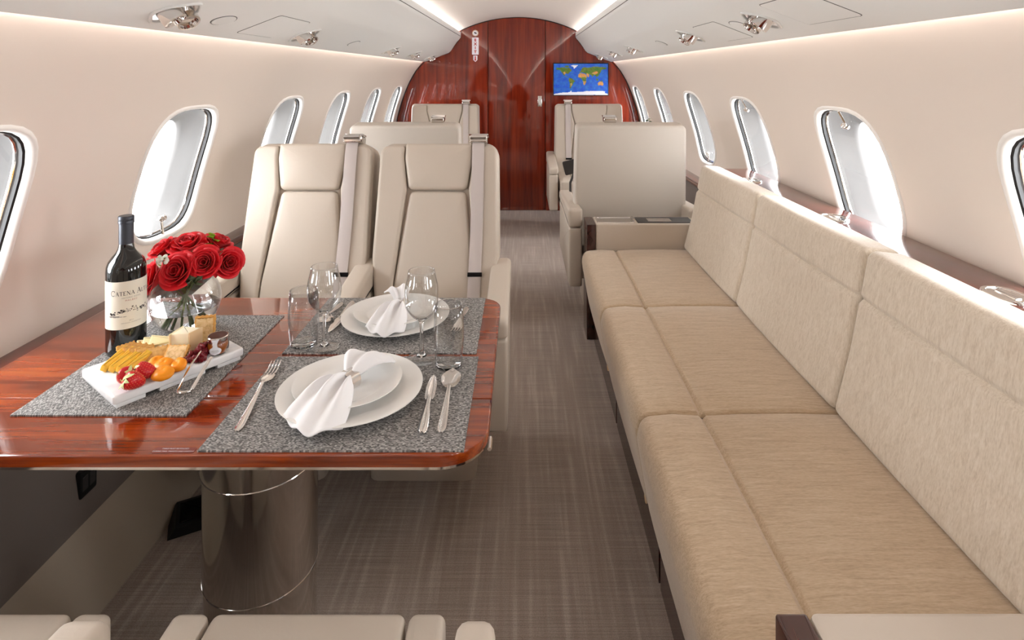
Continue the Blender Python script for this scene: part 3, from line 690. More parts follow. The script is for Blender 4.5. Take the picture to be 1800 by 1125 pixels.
# ------------------------------------------------------------------ dining table
ZT = .685
def tabletop_outline(d=0): return inset(ccw(rpoly(rect(-1.108, -.017, .995, 1.70), [.004, .085, .07, .004], 8)), d)
o = thing('dining_table', 'glossy mahogany table fixed to the left wall on a steel column', 'table', (-.55, 1.35, 0))
def tp(bm, name, m, parent=None, ang=35):
    for v in bm.verts: v.co -= Vector((.0 if parent else -.55, .0 if parent else 1.35, 0)) if not parent else Vector((-.55, 1.35, 0))
    return obj(name, bm, m, parent or o, ang=ang)
def half(y0, y1, near):
    r = [.004, .085, 0, 0] if near else [0, 0, .07, .004]
    return ccw(rpoly(rect(-1.108, -.017, y0, y1), r, 8))
for (y0, y1, nr) in ((.995, 1.1715, True), (1.1725, 1.70, False)):
    bm = new(); prism(bm, half(y0, y1, nr), ZT-.019, ZT, 0, .003, 2); tp(bm, 'table_leaf', M_WOODX)
bm = new(); prism(bm, tabletop_outline(.003), ZT-.0255, ZT-.0192, 0, 0); tp(bm, 'metal_edge', M_STEEL)
bm = new(); prism(bm, tabletop_outline(.03), ZT-.042, ZT-.0255); tp(bm, 'underside', M_LEATHER2)
bm = new(); lathe(bm, [(0, .44), (.128, .44), (.128, .64), (0, .64)], 64, Matrix.Translation((-.565, 1.37, 0))); tp(bm, 'column', M_STEEL)
bm = new(); lathe(bm, [(0, .1915), (.1243, .19), (.1243, .439), (0, .439)], 64, Matrix.Translation((-.565, 1.37, 0))); tp(bm, 'column_sleeve', M_STEEL)
bm = new(); lathe(bm, [(0, 0), (.1212, 0), (.1212, .191), (0, .191)], 64, Matrix.Translation((-.565, 1.37, 0))); tp(bm, 'column_base', M_STEEL)
for zl, rl in ((.441, .1278), (.1915, .1240)):
    bm = new(); tube(bm, [(-.565+rl*cos(2*pi*q/48), 1.37+rl*sin(2*pi*q/48), zl) for q in range(48)], .0016, 6, closed=True); tp(bm, 'column_lip', M_CHROME)
bm = new(); tube(bm, [(-.0155, 1.09, ZT-.028), (-.0155, 1.06, ZT-.030)], .004, 6); tp(bm, 'edge_clip', M_CHROME)
pc = on(306, 792.5, ZT)
bm = new(); prism(bm, rpoly(rect(pc.x-.036, pc.x+.036, pc.y-.0065, pc.y+.0085), .003, 2), ZT-.001, ZT+.0006)
plc = tp(bm, 'placard', mat('placard_film', (120, 52, 38), .3))
bm = new()
for s_, dy, sz in (('TABLE MUST BE FOLDED', .0045, .0062), ('DURING TAXI, TAKEOFF AND LANDING', -.0025, .0058)):
    merge(bm, text_mesh(s_, sz*.68), Matrix.Translation((pc.x, pc.y+dy, ZT+.0009)))
tp(bm, 'lettering', M_WLABEL, plc); plc.children[0].location = (0, 0, 0)

for lab, c, sx, sy, rz in (('woven grey placemat under the near place setting', (-.285, 1.172), .4575, .334, 0), ('woven grey placemat under the far place setting', (-.287, 1.522), .449, .334, 0), ('woven grey placemat under the cheese board and rose vase', (-.76, 1.339), .458, .333, pi/2)):
    bm = new(); box(bm, -sx/2, sx/2, -sy/2, sy/2, 0, .003)
    tag(obj('placemat', bm, M_MAT, None, (c[0], c[1], ZT), (0, 0, rz)), lab, 'placemat', 'woven placemats on the table')
ZM = ZT+.003

def plate(loc, dia, z, lab, grp, name):
    r = dia/2; bm = new()
    lathe(bm, [(0, .006), (r*.62, .006), (r*.68, .009), (r*.80, .012), (r*.97, .017), (r, .0185), (r, .020), (r*.97, .0195), (r*.80, .0155), (r*.70, .012), (r*.64, .0095), (0, .0095)], 72)
    lathe(bm, [(r*.60, .008), (r*.60, 0), (r*.56, 0), (r*.56, .008)], 48)
    return tag(obj(name, bm, M_CHINA, None, (loc[0], loc[1], z), ang=50), lab, 'plate', grp)
PN, PF = (-.300, 1.178), (-.287, 1.535)
plate(PN, .284, ZM, 'large white dinner plate on the near placemat, under a smaller plate', 'dinner plates', 'dinner_plate')
plate((PN[0]-.008, PN[1]+.006), .214, ZM+.0105, 'small white plate on the near dinner plate, under the large napkin', 'side plates', 'side_plate')
plate(PF, .278, ZM, 'large white dinner plate on the far placemat, under a smaller plate', 'dinner plates', 'dinner_plate')
plate((PF[0]-.004, PF[1]+.004), .210, ZM+.0105, 'small white plate on the far dinner plate, under a napkin', 'side plates', 'side_plate')

def napkin(label, ring, tip, tip_w, tail, tail_w, zr, lift_t, ring_rz, ring_label, sag_z):
    """cloth pulled through a ring: a wide front fan and a shorter rear fan"""
    bm = new()
    def fan(A, B, w1, folds, amp, lift, seed, drop):
        A, B = Vector(A), Vector(B); d = (B-A); d.z = 0; sd = Vector((-d.y, d.x, 0)).normalized()
        def fn(u, v):
            tt = u; x = 2*v-1
            wv = .010+(w1-.010)*(1-(1-tt)**1.7)
            p = A.lerp(B, tt)+sd*(x*wv)
            env = sin(min(1, tt*1.35)*pi*.93)*.8+.18
            zz = lift*sin(pi*min(1, tt*1.05))**.8*(1-.35*x*x)+amp*(.35+env)*(.5+.5*cos(x*folds*pi+seed+.8*tt))*(1-.4*tt)
            edge = .010*(1-tt)*(1-x*x)
            p += d.normalized()*(-.030*tt*(x*x)*(1 if seed < 2 else .3)+.006*tt*sin(3*x+seed))
            p.z = A.z+(B.z-A.z)*tt**1.3+zz+edge-drop*tt**3
            return p
        grid(bm, fn, 22, 40)
    fan(ring, tip, tip_w, 2.6, .018, lift_t, .4, 0)
    fan(ring, tail, tail_w, 1.5, .016, lift_t*1.5, 2.4, 0)
    bmesh.ops.remove_doubles(bm, verts=bm.verts[:], dist=1e-5); solidify(bm, .0022)
    tag(obj('napkin', bm, M_NAPKIN, None, ang=180), label, 'napkin', 'white linen napkins')
    bm = new()
    def fr(u, v):
        a = -.35+u*(pi+.7); rr = .021; wd = .0085+.006*sin(pi*u)
        return Vector((rr*1.2*cos(a), (v-.5)*2*wd, rr*.95*sin(a)))
    grid(bm, fr, 24, 4); solidify(bm, .0018)
    tag(obj('napkin_ring', bm, M_SILVER, None, (ring[0], ring[1], ring[2]+.004), (0, 0, ring_rz), ang=60), ring_label, 'napkin ring', 'silver napkin rings')
zr = ZM+.026
rn = on(612, 655, zr+.02); tn_ = on(530, 762, ZM+.014); tl = on(655, 628, zr+.012)
napkin('white napkin fanned out over the near plate, its tip past the rim', (rn.x, rn.y, zr), (tn_.x, tn_.y, ZM+.014), .062, (tl.x+.008, tl.y+.008, zr+.012), .056, zr, .016, -.5, 'silver napkin ring around the near napkin', 0)
rn = on(704, 528, zr+.02); tn_ = on(668, 592, ZM+.018); tl = on(697, 508, zr+.022)
napkin('white napkin folded over the far plate, behind the near one', (rn.x, rn.y, zr), (tn_.x, tn_.y, ZM+.020), .050, (tl.x, tl.y, zr+.02), .036, zr, .016, -.3, 'silver napkin ring around the far napkin', 0)

# glasses
def wine_glass(loc, h, rb, lab):
    k = h/.195; t_ = .0012
    out = [(0, 0), (.034, 0), (.0345, .0015), (.030, .003), (.012, .008), (.006, .016), (.0042, .04), (.0040, .07), (.0055, .082), (.012, .089), (.026, .100), (.036, .117), (rb, .138), (.0375, .160), (.0325, .181), (.0300, .195)]
    inn = [(.0288, .195), (.0313, .181), (.0362, .160), (rb-t_, .138), (.0347, .117), (.0250, .102), (.012, .0925), (0, .0900)]
    t = thing('wine_glass', lab, 'wine glass', (loc[0], loc[1], loc[2]), 0, 'stemmed wine glasses')
    sc = lambda p: [(r, z*k) for r, z in p]
    bm = new(); lathe(bm, sc(spl(out[9:])+spl(inn[:7])+[(0, .0925), (0, .0895), (.010, .0885)]), 48); obj('bowl', bm, M_THIN, t, ang=180)
    bm = new(); lathe(bm, sc([(0, .006)]+spl(out[4:10])+[(0, .0905)]), 32); obj('stem', bm, M_GLASS, t, ang=180)
    bm = new(); lathe(bm, sc([(0, .0004), (.033, .0004), (.0345, .0015), (.033, .0028), (.022, .0048), (.012, .0085), (0, .0086)]), 48); obj('foot', bm, M_THIN, t, ang=180)
    bm = new(); tube(bm, [(.0294*cos(2*pi*q/40), .0294*sin(2*pi*q/40), .195*k) for q in range(40)], .0007, 6, closed=True); obj('rim', bm, M_GLASS, t, ang=180)
    return t
def spl(p):
    return [(max(v.x, 0), v.y) for v in spline([Vector((a, b)) for a, b in p], 3)]
def tumbler(loc, h, r, lab):
    out = [(0, 0), (r*.80, 0), (r*.86, .003), (r*.97, h*.3), (r*1.0, h*.55), (r*.97, h*.8), (r*.90, h)]
    inn = [(r*.87, h), (r*.94, h*.8), (r*.965, h*.55), (r*.93, h*.3), (r*.82, .012), (r*.70, .0085), (0, .008)]
    t = thing('tumbler', lab, 'glass', loc, 0, 'clear tumblers')
    bm = new(); lathe(bm, out[2:]+inn[:4]+[(r*.84, .009), (r*.86, .003)], 48); obj('wall', bm, M_THIN, t, ang=180)
    bm = new(); lathe(bm, [(0, .0005), (r*.80, .0005), (r*.855, .003), (r*.85, .007), (r*.78, .0085), (0, .0075)], 48); obj('base', bm, M_GLASS, t, ang=60)
    bm = new(); tube(bm, [(r*.885*cos(2*pi*q/40), r*.885*sin(2*pi*q/40), h) for q in range(40)], .0007, 6, closed=True); obj('rim', bm, M_GLASS, t, ang=180)
    return t
def onp(px, py, z): p = on(px, py, z); return (p.x, p.y, z)
wine_glass(onp(570, 612, ZM), .193, .039, 'stemmed wine glass beside the far placemat corner')
wine_glass(onp(741, 631, ZM), .200, .0375, 'stemmed wine glass standing in front of the far plate')
tumbler(onp(534, 606, ZM), .131, .0355, 'clear tumbler at the far placemat left of the wine glass')
tumbler(onp(789, 643, ZM), .137, .0335, 'clear tumbler next to the spoon tip at the near setting')

# cutlery: flat outlines swept along a bent profile
def blade_strip(pts, zf, th=.0022):
    """pts: (s, half width) along the length; zf(s, x) height"""
    bm = new(); n = len(pts)
    P = spline([Vector((a, b)) for a, b in pts], 4)
    rows = []
    for v in P:
        hw = max(v.y, .0006); s_ = min(max(v.x, pts[0][0]), pts[-1][0])
        up_ = [(x*hw, s_, zf(s_, x*hw, hw)+th*.5*(1-abs(x)**3)) for x in (-1, -.75, -.4, 0, .4, .75, 1)]
        dn_ = [(x*hw, s_, zf(s_, x*hw, hw)-th*.5*(1-abs(x)**3)) for x in (.75, .4, 0, -.4, -.75)]
        rows.append([bm.verts.new(q) for q in up_+dn_])
    for a, b in zip(rows, rows[1:]):
        for i in range(len(a)): bm.faces.new((a[i-1], a[i], b[i], b[i-1]))
    bm.faces.new(rows[0][::-1]); bm.faces.new(rows[-1])
    return bm
def hz(s, L): return .0015+.010*max(0, 1-abs(s-L*.62)/(L*.30))**1.5
def handle_pts(L0): return [(0, .003), (.012, .0075), (.04, .0075), (.08, .0052), (L0, .0034)]
def place(o, a, b):
    d = Vector(b)-Vector(a); o.location = (a[0], a[1], a[2]); o.rotation_euler = (0, 0, math.atan2(d.y, d.x)-pi/2)
def fork(label, a, b):
    t = thing('fork', label, 'fork', (0, 0, 0), 0, 'forks'); Lf = (Vector(b)-Vector(a)).length; h0 = Lf*.60
    bm = blade_strip([(0, .003), (.012, .0072), (.035, .0072), (h0*.75, .0045), (h0, .0036)], lambda s, x, w_: .002+.010*(s/h0)**2); obj('handle', bm, M_SILVER, t, ang=60)
    bm = blade_strip([(h0-.001, .0036), (h0+.012, .008), (h0+.024, .0118), (max(Lf-.045, h0+.034), .0122)], lambda s, x, w_: .012-.010*sin(pi*min(1, max(0, (s-h0)/(Lf-h0)))*.9)); obj('head', bm, M_SILVER, t, ang=60)
    for k in range(4):
        bm = new(); x = -.0102+.0068*k
        tube(bm, [(x, Lf-.047, .0045), (x, Lf-.03, .0035), (x*.97, Lf-.012, .005), (x*.95, Lf, .009)], [(.0019, .0012), (.0018, .0011), (.0016, .001), (.0008, .0006)], 6); obj('tine', bm, M_SILVER, t, ang=60)
    place(t, a, b); return t
def knife(label, a, b):
    t = thing('knife', label, 'knife', (0, 0, 0), 0, 'knives'); L = (Vector(b)-Vector(a)).length; h0 = L*.55
    bm = blade_strip([(0, .004), (.010, .0085), (.04, .0085), (h0*.8, .006), (h0, .0055)], lambda s, x, w_: .004+.0022*(1-(x/max(w_, 1e-4))**2), .004); obj('handle', bm, M_SILVER, t, ang=60)
    bm = blade_strip([(h0-.002, .0055), (h0+.006, .0095), (h0+.04, .0105), (L-.03, .009), (L-.008, .005), (L, .0008)], lambda s, x, w_: .0035, .0014); obj('blade', bm, M_SILVER, t, ang=60)
    place(t, a, b); return t
def spoon(label, a, b):
    t = thing('spoon', label, 'spoon', (0, 0, 0), 0, 'spoons'); L = (Vector(b)-Vector(a)).length; h0 = L*.64; bl = L-h0
    bm = blade_strip([(0, .003), (.012, .0075), (.035, .0075), (h0*.75, .0046), (h0+.004, .0034)], lambda s, x, w_: .002+.009*(s/h0)**2); obj('handle', bm, M_SILVER, t, ang=60)
    bm = blade_strip([(h0, .0034), (h0+bl*.12, .010), (h0+bl*.35, .0185), (h0+bl*.62, .0205), (h0+bl*.86, .0145), (h0+bl*.97, .006), (L, .0008)],
                     lambda s, x, w_: .0095-.0085*(max(0, sin(pi*min(1, max(0, (s-h0)/bl))))**.7)*(1-(x/.022)**2), .0016); obj('bowl', bm, M_SILVER, t, ang=80)
    place(t, a, b); return t
zc = ZM
fork('silver fork on the near placemat beside the plate', onp(416, 760, zc), onp(486, 640, zc))
knife('silver knife on the near placemat between plate and spoon', onp(741, 766, zc), onp(763, 662, zc))
spoon('silver spoon on the near placemat by the table edge', onp(775, 762, zc), onp(796, 655, zc))
knife('silver knife on the far placemat behind the wine glass', onp(620, 533, zc), onp(578, 586, zc))
spoon('silver spoon on the far placemat, bowl behind the wine glass', onp(601, 533, zc), onp(566, 572, zc))
fork('silver fork on the far placemat behind the tumbler', onp(821, 541, zc), onp(799, 588, zc))

# wine bottle
bl = onp(222, 617, ZM); RB = .0405; BH = .316
o = thing('wine_bottle', 'dark unopened wine bottle with cream label beside the red roses', 'bottle', (bl[0], bl[1], ZM))
bm = new(); lathe(bm, [(0, .012), (.02, .006), (RB-.006, 0), (RB-.001, .004), (RB, .012), (RB, .190), (RB-.0012, .202), (RB-.005, .213), (RB-.012, .223), (.021, .232), (.0165, .241), (.0145, .255), (.0142, .262), (0, .262)], 56); obj('glass_body', bm, M_BOTTLE, o, ang=50)
bm = new(); lathe(bm, [(.0144, .2505), (.0150, .251), (.0150, .298), (.0162, .299), (.0164, .304), (.0158, .3055), (.0164, .307), (.0164, .314), (.015, .316), (0, .3162)], 40); obj('capsule', bm, M_CAPS, o, ang=40)
view = math.atan2(0-bl[1], CX-bl[0])       # where the camera stands
LC = view+R(14)
def cyl(x, z, r=RB+.0006): a = LC+x/RB; return Vector((r*cos(a), r*sin(a), z))
bm = new(); grid(bm, lambda u, v: cyl(-.066+.132*u, .066+.108*v, RB+.0004), 40, 2); lb = obj('paper_label', bm, M_PAPER, o, ang=180)
bm = new(); grid(bm, lambda u, v: Vector(((.0148)*cos(LC-.6+1.0*u), .0148*sin(LC-.6+1.0*u), .244+.006*v)), 8, 2); obj('seal', bm, M_GOLD, o)
# serif capitals drawn from strokes
def stroke(bm, pts, wd):
    for a, b in zip(pts, pts[1:]):
        a, b = Vector(a), Vector(b); d = (b-a).normalized(); n = Vector((-d.y, d.x))*wd/2
        vs = [bm.verts.new((q.x, q.y, 0)) for q in (a-n, b-n, b+n, a+n)]; bm.faces.new(vs)
def glyph(ch):
    bm = new(); t, k = .055, .15; sr = lambda x, y: stroke(bm, [(x-.11, y), (x+.11, y)], .05)
    if ch == 'C':
        stroke(bm, [(.40+.40*cos(R(a))*1.0, .5+.5*sin(R(a))) for a in range(45, 320, 18)], .09); stroke(bm, [(.70, .98), (.70, .72)], .06); w_ = .8
    if ch == 'A':
        stroke(bm, [(.08, .03), (.38, 1)], t); stroke(bm, [(.36, 1), (.70, .03)], k); stroke(bm, [(.2, .36), (.55, .36)], t); sr(.08, .02); sr(.7, .02); w_ = .82
    if ch == 'T':
        stroke(bm, [(.35, 0), (.35, 1)], k); stroke(bm, [(0, .97), (.7, .97)], .07); stroke(bm, [(.02, 1), (.02, .78)], .05); stroke(bm, [(.68, 1), (.68, .78)], .05); sr(.35, .02); w_ = .74
    if ch == 'E':
        stroke(bm, [(.14, 0), (.14, 1)], k); stroke(bm, [(0, .97), (.6, .97)], .06); stroke(bm, [(.1, .52), (.45, .52)], .06); stroke(bm, [(0, .03), (.62, .03)], .06); stroke(bm, [(.6, 1), (.6, .8)], .05); stroke(bm, [(.62, 0), (.62, .22)], .05); w_ = .68
    if ch == 'N':
        stroke(bm, [(.12, 0), (.12, 1)], t); stroke(bm, [(.1, 1), (.72, 0)], k); stroke(bm, [(.72, 0), (.72, 1)], t); sr(.12, .02); sr(.72, .98); sr(.08, .98); w_ = .86
    if ch == 'L':
        stroke(bm, [(.14, 0), (.14, 1)], k); stroke(bm, [(0, .03), (.58, .03)], .06); stroke(bm, [(.57, 0), (.57, .25)], .05); sr(.14, .98); w_ = .64
    return bm, w_
def word(bm, s, big, small, x, z, gap=.0009):
    for part in s.split(' '):
        for i, ch in enumerate(part):
            g_, w_ = glyph(ch); h = big if i == 0 else small
            merge(bm, g_, lambda c, x=x, h=h: cyl(x+c.x*h*.95, z+c.y*h)); x += w_*h*.95+gap
        x += .004
    return x
bm = new(); word(bm, 'CATENA ALTA', .0118, .0090, -.0405, .1425); obj('lettering', bm, M_INK, lb, ang=180, recalc=False)
bm = new()
for s_, z, sz, sp_ in (('HISTORIC ROWS', .1365, .0046, 1.1), ('2011', .0845, .0045, 1.1), ('MENDOZA ARGENTINA', .0795, .0034, 1.1)): merge(bm, text_mesh(s_, sz, spacing=sp_), lambda c, z=z: cyl(c.x, z+c.y))
obj('small_print', bm, M_INKG, lb, ang=180, recalc=False)
bm = new(); merge(bm, text_mesh('MALBEC', .0052, spacing=1.35), lambda c: cyl(c.x, .1305+c.y)); obj('red_print', bm, M_INKR, lb, ang=180, recalc=False)
bm = new(); rnd = random.Random(3)
def blot(x, z, a, b, dark):
    c = [bm.verts.new(cyl(x+a*cos(k*pi/5)*rnd.uniform(.8, 1.1), z+b*sin(k*pi/5)*rnd.uniform(.8, 1.1), RB+.0007+.0001*dark)) for k in range(10)]; bm.faces.new(c).material_index = dark
for k in range(26): x = rnd.uniform(-.043, -.008); blot(x, .1000+.010*(x+.043)/.035+rnd.uniform(-.004, .004)*.8, rnd.uniform(.0012, .003), rnd.uniform(.001, .0022), rnd.choice((0, 0, 1)))
for k in range(20): x = rnd.uniform(.012, .042); blot(x, .107+rnd.uniform(-.005, .006), rnd.uniform(.0012, .003), rnd.uniform(.001, .0024), rnd.choice((0, 0, 1)))
for k in range(16): blot(rnd.uniform(-.045, -.012), .0955+rnd.uniform(-.0012, .0015), .004, .0009, 0)
for x, z in ((-.006, .1065), (-.003, .1065), (.0, .109), (.004, .1065), (.007, .1065), (.002, .1145), (.009, .1140)): blot(x, z, .0010, .0014, 1)
stroke_ = [(-.008, .1035), (-.008, .110), (.001, .110), (.001, .116), (.004, .116), (.004, .111), (.011, .111), (.011, .1035)]
for (x1, z1), (x2, z2) in zip(stroke_, stroke_[1:]): tube(bm, [cyl(x1, z1), cyl(x2, z2)], .00035, 4, mi=1)
obj('engraving', bm, [M_INKG, M_INK], lb, ang=180, recalc=False)

# vase with water
VC = onp(326, 573, ZM); RV = .083
VZ = ZM
o = thing('glass_vase', 'round clear glass vase half filled with water, holding red roses', 'vase', (VC[0], VC[1], VZ))
def sph(z, r=RV, c=.068): return math.sqrt(max(r*r-(z-c)**2, 0))
zs = [.006+(.128-.006)*k/22 for k in range(23)]
outp = [(0, 0), (.045, 0), (.052, .003)]+[(sph(z)*1.0, z) for z in zs]+[(.058, .1315)]
inp = [(.0555, .1315)]+[(sph(z, RV-.003), z) for z in zs[::-1] if z > .012]+[(.04, .0105), (0, .010)]
bm = new(); lathe(bm, outp+inp, 56); obj('glass_bowl', bm, M_GLASSV, o, ang=180)
zw = [.012+(.052-.012)*k/8 for k in range(9)]
bm = new(); lathe(bm, [(0, .0108), (.038, .0112)]+[(sph(z, RV-.0027), z) for z in zw]+[(0, .052)], 48); obj('water', bm, M_WATER, o, ang=60)

# roses
def petal_mesh(r0, h, wd, open_, curl, seed, n=7):
    rnd = random.Random(seed); ph = rnd.uniform(-.3, .3); bm = new()
    def fn(u, v):
        x = 2*u-1; a = x*wd; vv = v
        rr = r0*(.30+.70*sin(vv*pi/2)**.8)+open_*vv**2.2*(1-.10*x*x)
        top = 1-.22*abs(x)**2.6+.03*sin(5*x+ph)
        z = h*vv*top-curl*max(0, vv-.62)**2*6*(1+.3*x*x)
        rr += curl*max(0, vv-.55)*1.6
        return Vector((rr*cos(a), rr*sin(a), z))
    grid(bm, fn, n+2, n); solidify(bm, .0007)
    bmesh.ops.recalc_face_normals(bm, faces=bm.faces[:]); me = bpy.data.meshes.new('petal'); bm.to_mesh(me); bm.free()
    for p in me.polygons: p.use_smooth = True
    return me
PET = []
for k in range(17):
    f = k/16
    r0 = .0045+.026*f**.9; h = .036+.006*sin(f*pi); op = .002+.012*f**1.5; cu = .0+.012*max(0, f-.35); wd = 1.5-.55*f
    me = petal_mesh(r0, h*(1.06-.12*f), wd, op, cu, k); me.materials.append(M_ROSE if k > 5 else M_ROSE2); PET.append((me, k*2.399963))
bm = new(); lathe(bm, [(0, -.012), (.004, -.012), (.008, -.006), (.013, .002), (.010, .012), (0, .014)], 12)
for k in range(5):
    a = k*2*pi/5
    vs = [bm.verts.new((r*cos(a+d), r*sin(a+d), z)) for r, d, z in ((.012, -.35, .0), (.022, -.12, -.006), (.031, 0, -.012), (.022, .12, -.006), (.012, .35, .0))]; bm.faces.new(vs)
CALYX = obj('calyx', bm, M_STEM); calyx_me = CALYX.data; bpy.data.objects.remove(CALYX)
VCv = Vector((VC[0], VC[1], 0))
ROSES = [(311, 476, 1.425, 1.0, (-.10, -1, .55), 'largest red rose at the front of the vase'),
 (360, 461, 1.440, .86, (.15, -1, .50), 'red rose facing forward, just beside the largest one'),
 (402, 462, 1.50, .90, (.85, -.65, .35), 'outermost red rose on the seat side of the bouquet'),
 (329, 428, 1.50, .95, (-.05, -.35, 1), 'red rose at the top of the bouquet, opening upward'),
 (286, 436, 1.50, .84, (-.5, -.35, .9), 'red rose behind the bottle neck, opening upward'),
 (267, 486, 1.455, .95, (-.85, -.7, .35), 'red rose hanging low between bottle and vase'),
 (385, 424, 1.58, .80, (.5, .1, 1), 'small red rose at the back among green leaves'),
 (345, 428, 1.62, .85, (.1, .5, 1), 'red rose hidden at the back, over the top rose'),
 (300, 432, 1.60, .85, (-.4, .4, 1), 'red rose at the back toward the window')]
for i, (px, py, Y, sc, dr, lab) in enumerate(ROSES):
    p = at(px, py, Y); d = Vector(dr).normalized(); q = d.to_track_quat('Z', 'Y'); sc *= 1.02
    base = p-d*.024*sc
    o = thing('red_rose', lab, 'rose', group='red roses in the vase'); o.rotation_mode = 'QUATERNION'; o.rotation_quaternion = q @ Matrix.Rotation(i*1.1, 3, 'Z').to_quaternion(); o.location = base; o.scale = (sc,)*3
    for me, an in PET:
        c = bpy.data.objects.new('petal', me); C.objects.link(c); c.parent = o; c.rotation_euler = (0, 0, an)
    c = bpy.data.objects.new('calyx', calyx_me); C.objects.link(c); c.parent = o
    # stem, from the flower through the vase mouth to the bottom
    bpy.context.view_layer.update(); inv = (Matrix.Translation(base) @ o.rotation_quaternion.to_matrix().to_4x4() @ Matrix.Scale(sc, 4)).inverted()
    aa = math.atan2(p.y-VC[1], p.x-VC[0]); hd = Vector((cos(aa), sin(aa), 0))
    foot = Vector((VC[0], VC[1], VZ+.018))-hd*.040; neck = Vector((VC[0], VC[1], VZ+.118))+hd*.022
    pts = spline([base-d*.010, base-d*.03*1+Vector((0, 0, -.005)), neck, neck.lerp(foot, .5)+Vector((0, 0, .0)), foot], 4)
    bm = new(); tube(bm, [inv @ v for v in pts], .0024/sc, 6); obj('stem', bm, M_STEM, o)
def sprig(label, pts, leaf, m, name, cat, group=None, nl=9, blossoms=0):
    o = thing(name, label, cat, pts[-1], 0, group); b = Vector(pts[-1])
    P = spline([Vector(p)-b for p in pts], 5); bm = new(); tube(bm, P, .0014, 5); obj('stem', bm, M_STEM, o)
    rnd = random.Random(len(label)); bm = new(); grid(bm, lambda u, v: Vector(((2*u-1)*.4*sin(pi*(.06+.92*v))**.8, v, .12*((2*u-1)**2)-.1*v*v)), 4, 6); solidify(bm, .02)
    lm = None
    for k in range(nl):
        q = P[int(k/nl*(len(P)-1)*.75)]
        if lm is None: c = obj('leaf', bm, m, o, ang=180); lm = c.data
        else: c = bpy.data.objects.new('leaf', lm); C.objects.link(c); c.parent = o
        c.location = q; c.rotation_euler = (rnd.uniform(-.4, .9), rnd.uniform(-.5, .5), rnd.uniform(0, 2*pi)); s_ = leaf*rnd.uniform(.7, 1.2); c.scale = (s_,)*3
    bmb = None
    for k in range(blossoms):
        if bmb is None:
            b2 = new(); bmesh.ops.create_icosphere(b2, subdivisions=1, radius=.0055); c = obj('blossom', b2, M_WHITEF, o, ang=180); bmb = c.data
        else: c = bpy.data.objects.new('blossom', bmb); C.objects.link(c); c.parent = o
        c.location = P[0]+Vector((rnd.uniform(-.012, .012), rnd.uniform(-.012, .012), rnd.uniform(-.008, .010)))
    return o
nk = Vector((VC[0], VC[1], VZ+.12))
sprig('bright green leafy sprig at the back of the rose bouquet', [at(375, 417, 1.555), at(372, 435, 1.555), nk+Vector((.02, .02, 0)), nk+Vector((-.02, -.02, -.09))], .022, M_LEAFB, 'leafy_sprig', 'greenery', 'greenery among the roses', 8)
sprig('grey-green leafy sprig hanging over the right rim of the rose vase', [at(387, 440, 1.50), at(380, 452, 1.52), nk+Vector((.03, -.01, 0)), nk+Vector((-.03, .0, -.09))], .026, M_LEAF, 'leafy_sprig', 'greenery', 'greenery among the roses', 8)
sprig('grey-green leaves under the front roses at the vase mouth', [at(345, 500, 1.44), at(340, 492, 1.46), nk+Vector((.0, -.02, -.01)), nk+Vector((.03, .02, -.10))], .028, M_LEAF, 'leafy_sprig', 'greenery', 'greenery among the roses', 10)
sprig('small white blossom sprig between the roses near the bottle', [at(286, 455, 1.41), at(288, 465, 1.43), nk+Vector((-.03, -.02, 0)), nk+Vector((.02, .02, -.09))], .014, M_LEAFB, 'blossom_sprig', 'greenery', None, 5, 9)
p = at(1135, 213, 4.95)
sprig('tiny white flower sprig on the ledge beyond the far right seats', [(1.11, 4.95, .945), (1.115, 4.95, .90), (1.12, 4.95, .84), (1.13, 4.95, .672)], .045, M_LEAF, 'blossom_sprig', 'greenery', None, 8, 10)

# ------------------------------------------------------------------ cheese board
La = math.atan2(.1976, .149); BO = Vector((-.7345, 1.279, ZM))
o = thing('marble_board', 'white marble serving board with cheese and fruit', 'board', BO, La)
bm = new(); prism(bm, rpoly(rect(-.128, .128, -.090, .090), .007, 3), .009, .026, .003, .004, 3); obj('slab', bm, M_MARBLE, o)
for x0, x1 in ((-.122, -.07), (-.045, .045), (.07, .122)):
    bm = new(); box(bm, x0, x1, -.086, .086, 0, .0105, .002); obj('foot', bm, M_MARBLE, o)
ZB = ZM+.026
MBd = Matrix.Translation((BO.x, BO.y, ZB)) @ Matrix.Rotation(La, 4, 'Z')
def onb(px, py, dz=0): p = on(px, py, ZB+dz); return Vector((p.x, p.y, ZB))
# yellow cheese sticks, shingled
def stick(i, a, b, wd, th, rise, tiltx):
    a, b = Vector(a), Vector(b); d = b-a; L = d.length
    bm = new(); box(bm, 0, L, -wd/2, wd/2, 0, th, .002, M=Matrix.Rotation(-rise, 4, 'Y') @ Matrix.Rotation(tiltx, 4, 'X'))
    oo = obj('cheese_slice', bm, M_CHEESEY, None, (a.x, a.y, a.z+.002), (0, 0, math.atan2(d.y, d.x)))
    return oo
for i, (ax, ay, bx, by) in enumerate(((180, 655, 221, 624), (194, 656, 235, 625), (207, 657, 248, 627), (221, 659, 261, 631))):
    s_ = stick(i, onb(ax, ay), onb(bx, by), .0135, .012, .10, .42)
    tag(s_, ['yellow cheese slice at the outer end of the row on the board', 'second yellow cheese slice from the outer end of the row', 'third yellow cheese slice from the outer end of the row', 'yellow cheese slice next to the strawberries and crackers'][i], 'cheese', 'yellow cheese slices')
